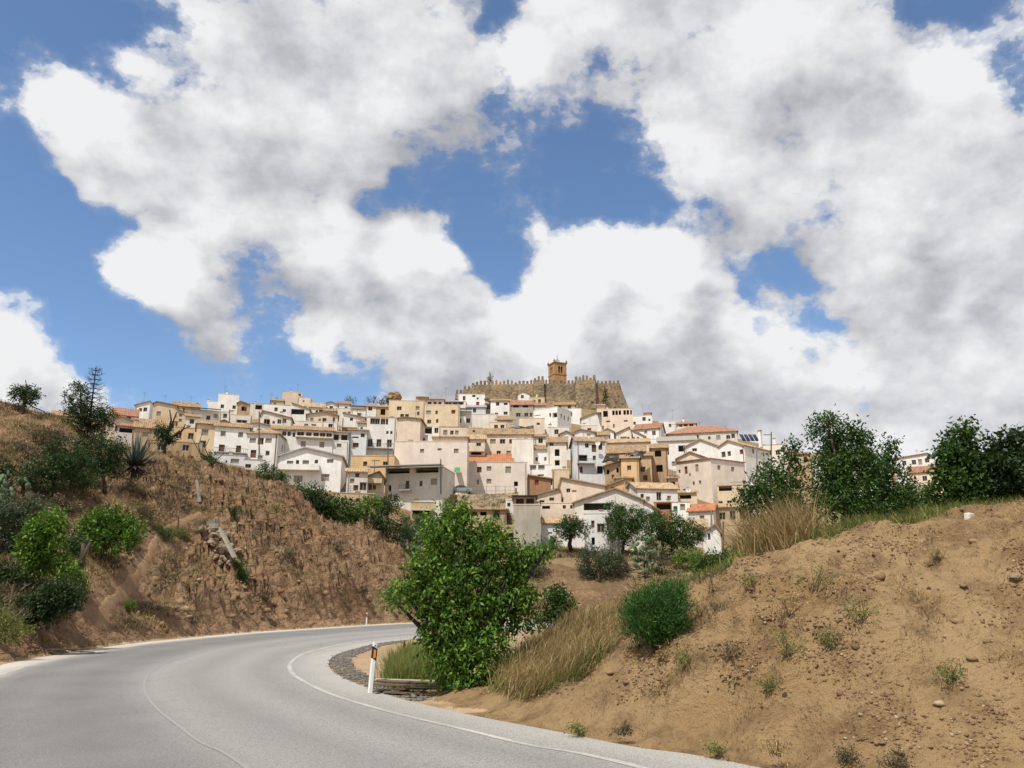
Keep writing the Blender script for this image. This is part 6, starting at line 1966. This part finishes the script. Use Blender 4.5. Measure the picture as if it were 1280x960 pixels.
def street_lamp():
    o, d = stick(560, 618, 560, 600, .06, MATS['iron'], 'street_lamp', 'black street lamp beside the parked car', 'street lamp', dep=123.0, n=6)
    m = MB(); z = d.z
    m.prism([(-.12, -.12, z), (.12, -.12, z), (.12, .12, z), (-.12, .12, z)], [(-.22, -.22, z + .5), (.22, -.22, z + .5), (.22, .22, z + .5), (-.22, .22, z + .5)]); m.build('lantern', MATS['glass'], o)
    m = MB(); m.prism([(-.26, -.26, z + .502), (.26, -.26, z + .502), (.26, .26, z + .502), (-.26, .26, z + .502)], [(-.04, -.04, z + .8), (.04, -.04, z + .8), (.04, .04, z + .8), (-.04, .04, z + .8)]); m.build('cap', MATS['iron'], o)


street_lamp()

# rubble embankment, with the street on top
def terrace():
    D0 = 122.0
    pts = [(548, 617), (575, 617), (600, 617), (625, 615), (645, 612)]
    g = np.random.default_rng(4)
    V, Fq = [], []
    xs = np.linspace(546, 648, 120); ny = 26
    for x in xs:
        ytop = float(np.interp(x, [546, 580, 620, 648], [618.5, 618, 617, 615])); ybot = float(np.interp(x, [546, 580, 620, 648], [655, 670, 670, 664]))
        for j in range(ny):
            t = j / (ny - 1)
            p = at_depth(x, ytop * (1 - t) + ybot * t, D0 - 6.5 * t)
            p[1] += float(fbm(np.array([p[0] * 1.3]), np.array([p[2] * 1.5]), 4)[0]) * .9
            V.append(p)
    nx = len(xs)
    for i in range(nx - 1):
        for j in range(ny - 1):
            a = i * ny + j; Fq.append((a, a + 1, a + ny + 1, a + ny))
    k = len(V)
    for x in xs:
        ytop = float(np.interp(x, [546, 580, 620, 648], [618.5, 618, 617, 615]))
        q = at_depth(x, ytop, D0); V.append(np.array([q[0] * 1.05, D0 + 7.0, q[2] - .02]))
    for i in range(nx - 1):
        Fq.append((i * ny, (i + 1) * ny, k + i + 1, k + i))
    me = np_mesh('rubble_embankment', np.array(V), np.array(Fq)); me.materials.append(MATS['rubble'])
    o = link(bpy.data.objects.new('rubble_embankment', me)); tag(o, 'rubble stone embankment carrying the street with the parked car', 'embankment')
    # railing
    zt = at_depth(600, 617.5, D0)[2]
    root = empty('railing', at_depth(600, 617.5, D0 + .3)); tag(root, 'thin wire railing along the top of the rubble embankment', 'railing')
    B = Vector(root.location)
    prev = None
    for x in np.linspace(550, 643, 9):
        p = Vector(at_depth(x, 617, D0 + .3)) - B
        m = MB(); m.tube([tuple(p - Vector((0, 0, .2))), tuple(p + Vector((0, 0, 1.15)))], .045, 5); m.build('post', MATS['steel'], root)
        if prev is not None:
            for h in (.45, 1.1):
                m = MB(); m.tube([tuple(prev + Vector((0, 0, h))), tuple(p + Vector((0, 0, h)))], .02, 4); m.build('wire', MATS['steel'], root)
        prev = p


terrace()


def car():
    Gp = at_depth(576, 617.0, 123.8)
    root = empty('parked_car', Gp); root.scale = (.9, .9, .9); tag(root, 'small silver grey car parked on the embankment street', 'car')
    paint = simple('car_paint', (0.30, 0.32, 0.34), .35, .08, 3, metal=.3, spec=.5, bump=.001)
    prof = [(-1.95, .28), (-1.98, .62), (-1.9, .82), (-1.1, .92), (-.55, 1.32), (.55, 1.36), (1.2, .95), (1.9, .88), (1.98, .6), (1.95, .28)]
    m = MB(); m.prism([(x, -.82, z) for x, z in prof], [(x, .82, z) for x, z in prof]); m.build('body', paint, root)
    glass = [(-1.0, .95), (-.52, 1.27), (.5, 1.31), (1.08, .97)]
    for sy in (-1, 1):
        m = MB(); m.prism([(x, sy * .822, z) for x, z in glass], [(x, sy * .832, z) for x, z in glass]); m.build('side_window', MATS['glass'], root)
    for nm, q in (('windscreen', [(-1.12, .95), (-.58, 1.33)]), ('rear_window', [(1.22, .98), (.58, 1.36)])):
        (xa, za), (xb, zb) = q
        m = MB(); m.face([(xa, -.7, za), (xa, .7, za), (xb, .6, zb), (xb, -.6, zb)]); m.build(nm, MATS['glass'], root)
    for x in (-1.25, 1.25):
        for sy in (-1, 1):
            m = MB(); m.tube([(x, sy * .70, .3), (x, sy * .86, .3)], .31, 14); w = m.build('wheel', MATS['tarp'], root)
            m = MB(); m.tube([(x, sy * .861, .3), (x, sy * .87, .3)], .17, 10); m.build('rim', MATS['steel'], w)
    for sy in (-1, 1):
        m = MB(); m.box(-1.99, -1.95, sy * .6 - .15, sy * .6 + .15, .62, .76); m.build('headlight', MATS['frame'], root)
        m = MB(); m.box(1.95, 1.99, sy * .62 - .12, sy * .62 + .12, .62, .78); m.build('tail_light', MATS['redpaint'], root)


car()


def sheet(name, pts, mat, label, cat, thick=.06, wob=.15, nx=16, ny=6, seed=1):
    """four corner points (x, y px, depth) of a draped or rigid sheet"""
    g = np.random.default_rng(seed)
    A, B, C, D = [at_depth(*p) for p in pts]
    base = (A + B + C + D) / 4
    V, Fq = [], []
    for l in (0, 1):
        for i in range(nx):
            for j in range(ny):
                a, b_ = i / (nx - 1), j / (ny - 1)
                p = (A * (1 - a) + B * a) * (1 - b_) + (D * (1 - a) + C * a) * b_ - base
                n = float(fbm(np.array([a * 6 + seed]), np.array([b_ * 3]), 3)[0]) * wob
                V.append(p + np.array([0, -n * .5, n - l * thick]))
    o_ = nx * ny
    for i in range(nx - 1):
        for j in range(ny - 1):
            a = i * ny + j
            Fq.append((a, a + ny, a + ny + 1, a + 1)); Fq.append((o_ + a, o_ + a + 1, o_ + a + ny + 1, o_ + a + ny))
    for i in range(nx - 1):
        for j in (0, ny - 1):
            a = i * ny + j; Fq.append((a, a + o_, a + ny + o_, a + ny))
    for j in range(ny - 1):
        for i in (0, nx - 1):
            a = i * ny + j; Fq.append((a, a + 1, a + 1 + o_, a + o_))
    me = np_mesh(name, np.array(V), np.array(Fq)); me.materials.append(mat)
    o = link(bpy.data.objects.new(name, me)); o.location = tuple(base); tag(o, label, cat); return o


dT = [h for h in HOUSES if 'crooked brown' in h['label']][0].location.y + .4
sheet('tarpaulin', [(752, 579, dT - 1.4), (804, 569, dT - 1.2), (808, 563, dT + .6), (757, 572, dT + .4)], MATS['tarp'], 'long crumpled black tarpaulin over the ruined ochre roof', 'tarpaulin', wob=.9, seed=3)
dB = [h for h in HOUSES if 'heavy ochre eaves' in h['label']][0].location.y
sheet('tarpaulin', [(632, 537, dB + 3.2), (667, 535, dB + 3.2), (667, 532, dB + 4), (632, 534, dB + 4)], MATS['tarp'], 'black tarpaulin strip on the roof of the wide pinkish house', 'tarpaulin', wob=.5, seed=5)
dS = [h for h in HOUSES if 'solar panels' in h['label']][0].location.y
MATS['solar'] = simple('solar_cell', (0.012, 0.016, 0.035), .15, .2, 3, spec=.6, bump=.001)
for k in range(4):
    x = 924 + k * 5.4
    o = sheet('solar_panel', [(x + 4.5, 551, dS + 3.2), (x + 9, 551, dS + 3.2), (x + 4.2, 543, dS + 4.6), (x, 543, dS + 4.6)], MATS['solar'], 'dark solar panel in the tilted row on the ochre roof', 'solar panel', thick=.08, wob=0, nx=2, ny=2)
    o['group'] = 'solar panels on the ochre roof'
dA = [h for h in HOUSES if 'very long blank' in h['label']][0].location.y
sheet('awning', [(568, 589, dA - 1.6), (575, 589, dA - 1.6), (575, 584, dA - .3), (568, 584, dA - .3)], MATS['greenpaint'], 'small green awning on the long pale pink wall', 'awning', wob=.1, nx=6, ny=4)


def dish(px, py, dep, label, r=.5):
    c = at_depth(px, py, dep)
    root = empty('satellite_dish', c); tag(root, label, 'satellite dish')
    m = MB(); n = 14; rings = 4; idx = []
    for k in range(rings + 1):
        t = k / rings
        row = []
        for q in range(n):
            w = 2 * math.pi * q / n
            row.append((r * t * math.cos(w), .25 * r * (1 - t * t) - .1, r * t * math.sin(w)))
        idx.append(row)
    for k in range(rings):
        for q in range(n):
            m.face([idx[k][q], idx[k][(q + 1) % n], idx[k + 1][(q + 1) % n], idx[k + 1][q]])
    m.build('reflector', MATS['W'], root)
    m = MB(); m.tube([(0, .1, 0), (0, .35, -.3)], .04, 5); m.tube([(0, -.1, -r), (0, -.55, 0)], .02, 4); m.build('arm', MATS['steel'], root)


dD = [h for h in HOUSES if 'satellite dish and' in h['label']][0].location.y
dish(747, 554, dD - .6, 'white satellite dish on the tall white house above the terrace', .5)
dish(860, 612, 112, 'white satellite dish on the shack roof below the pink house', .4)
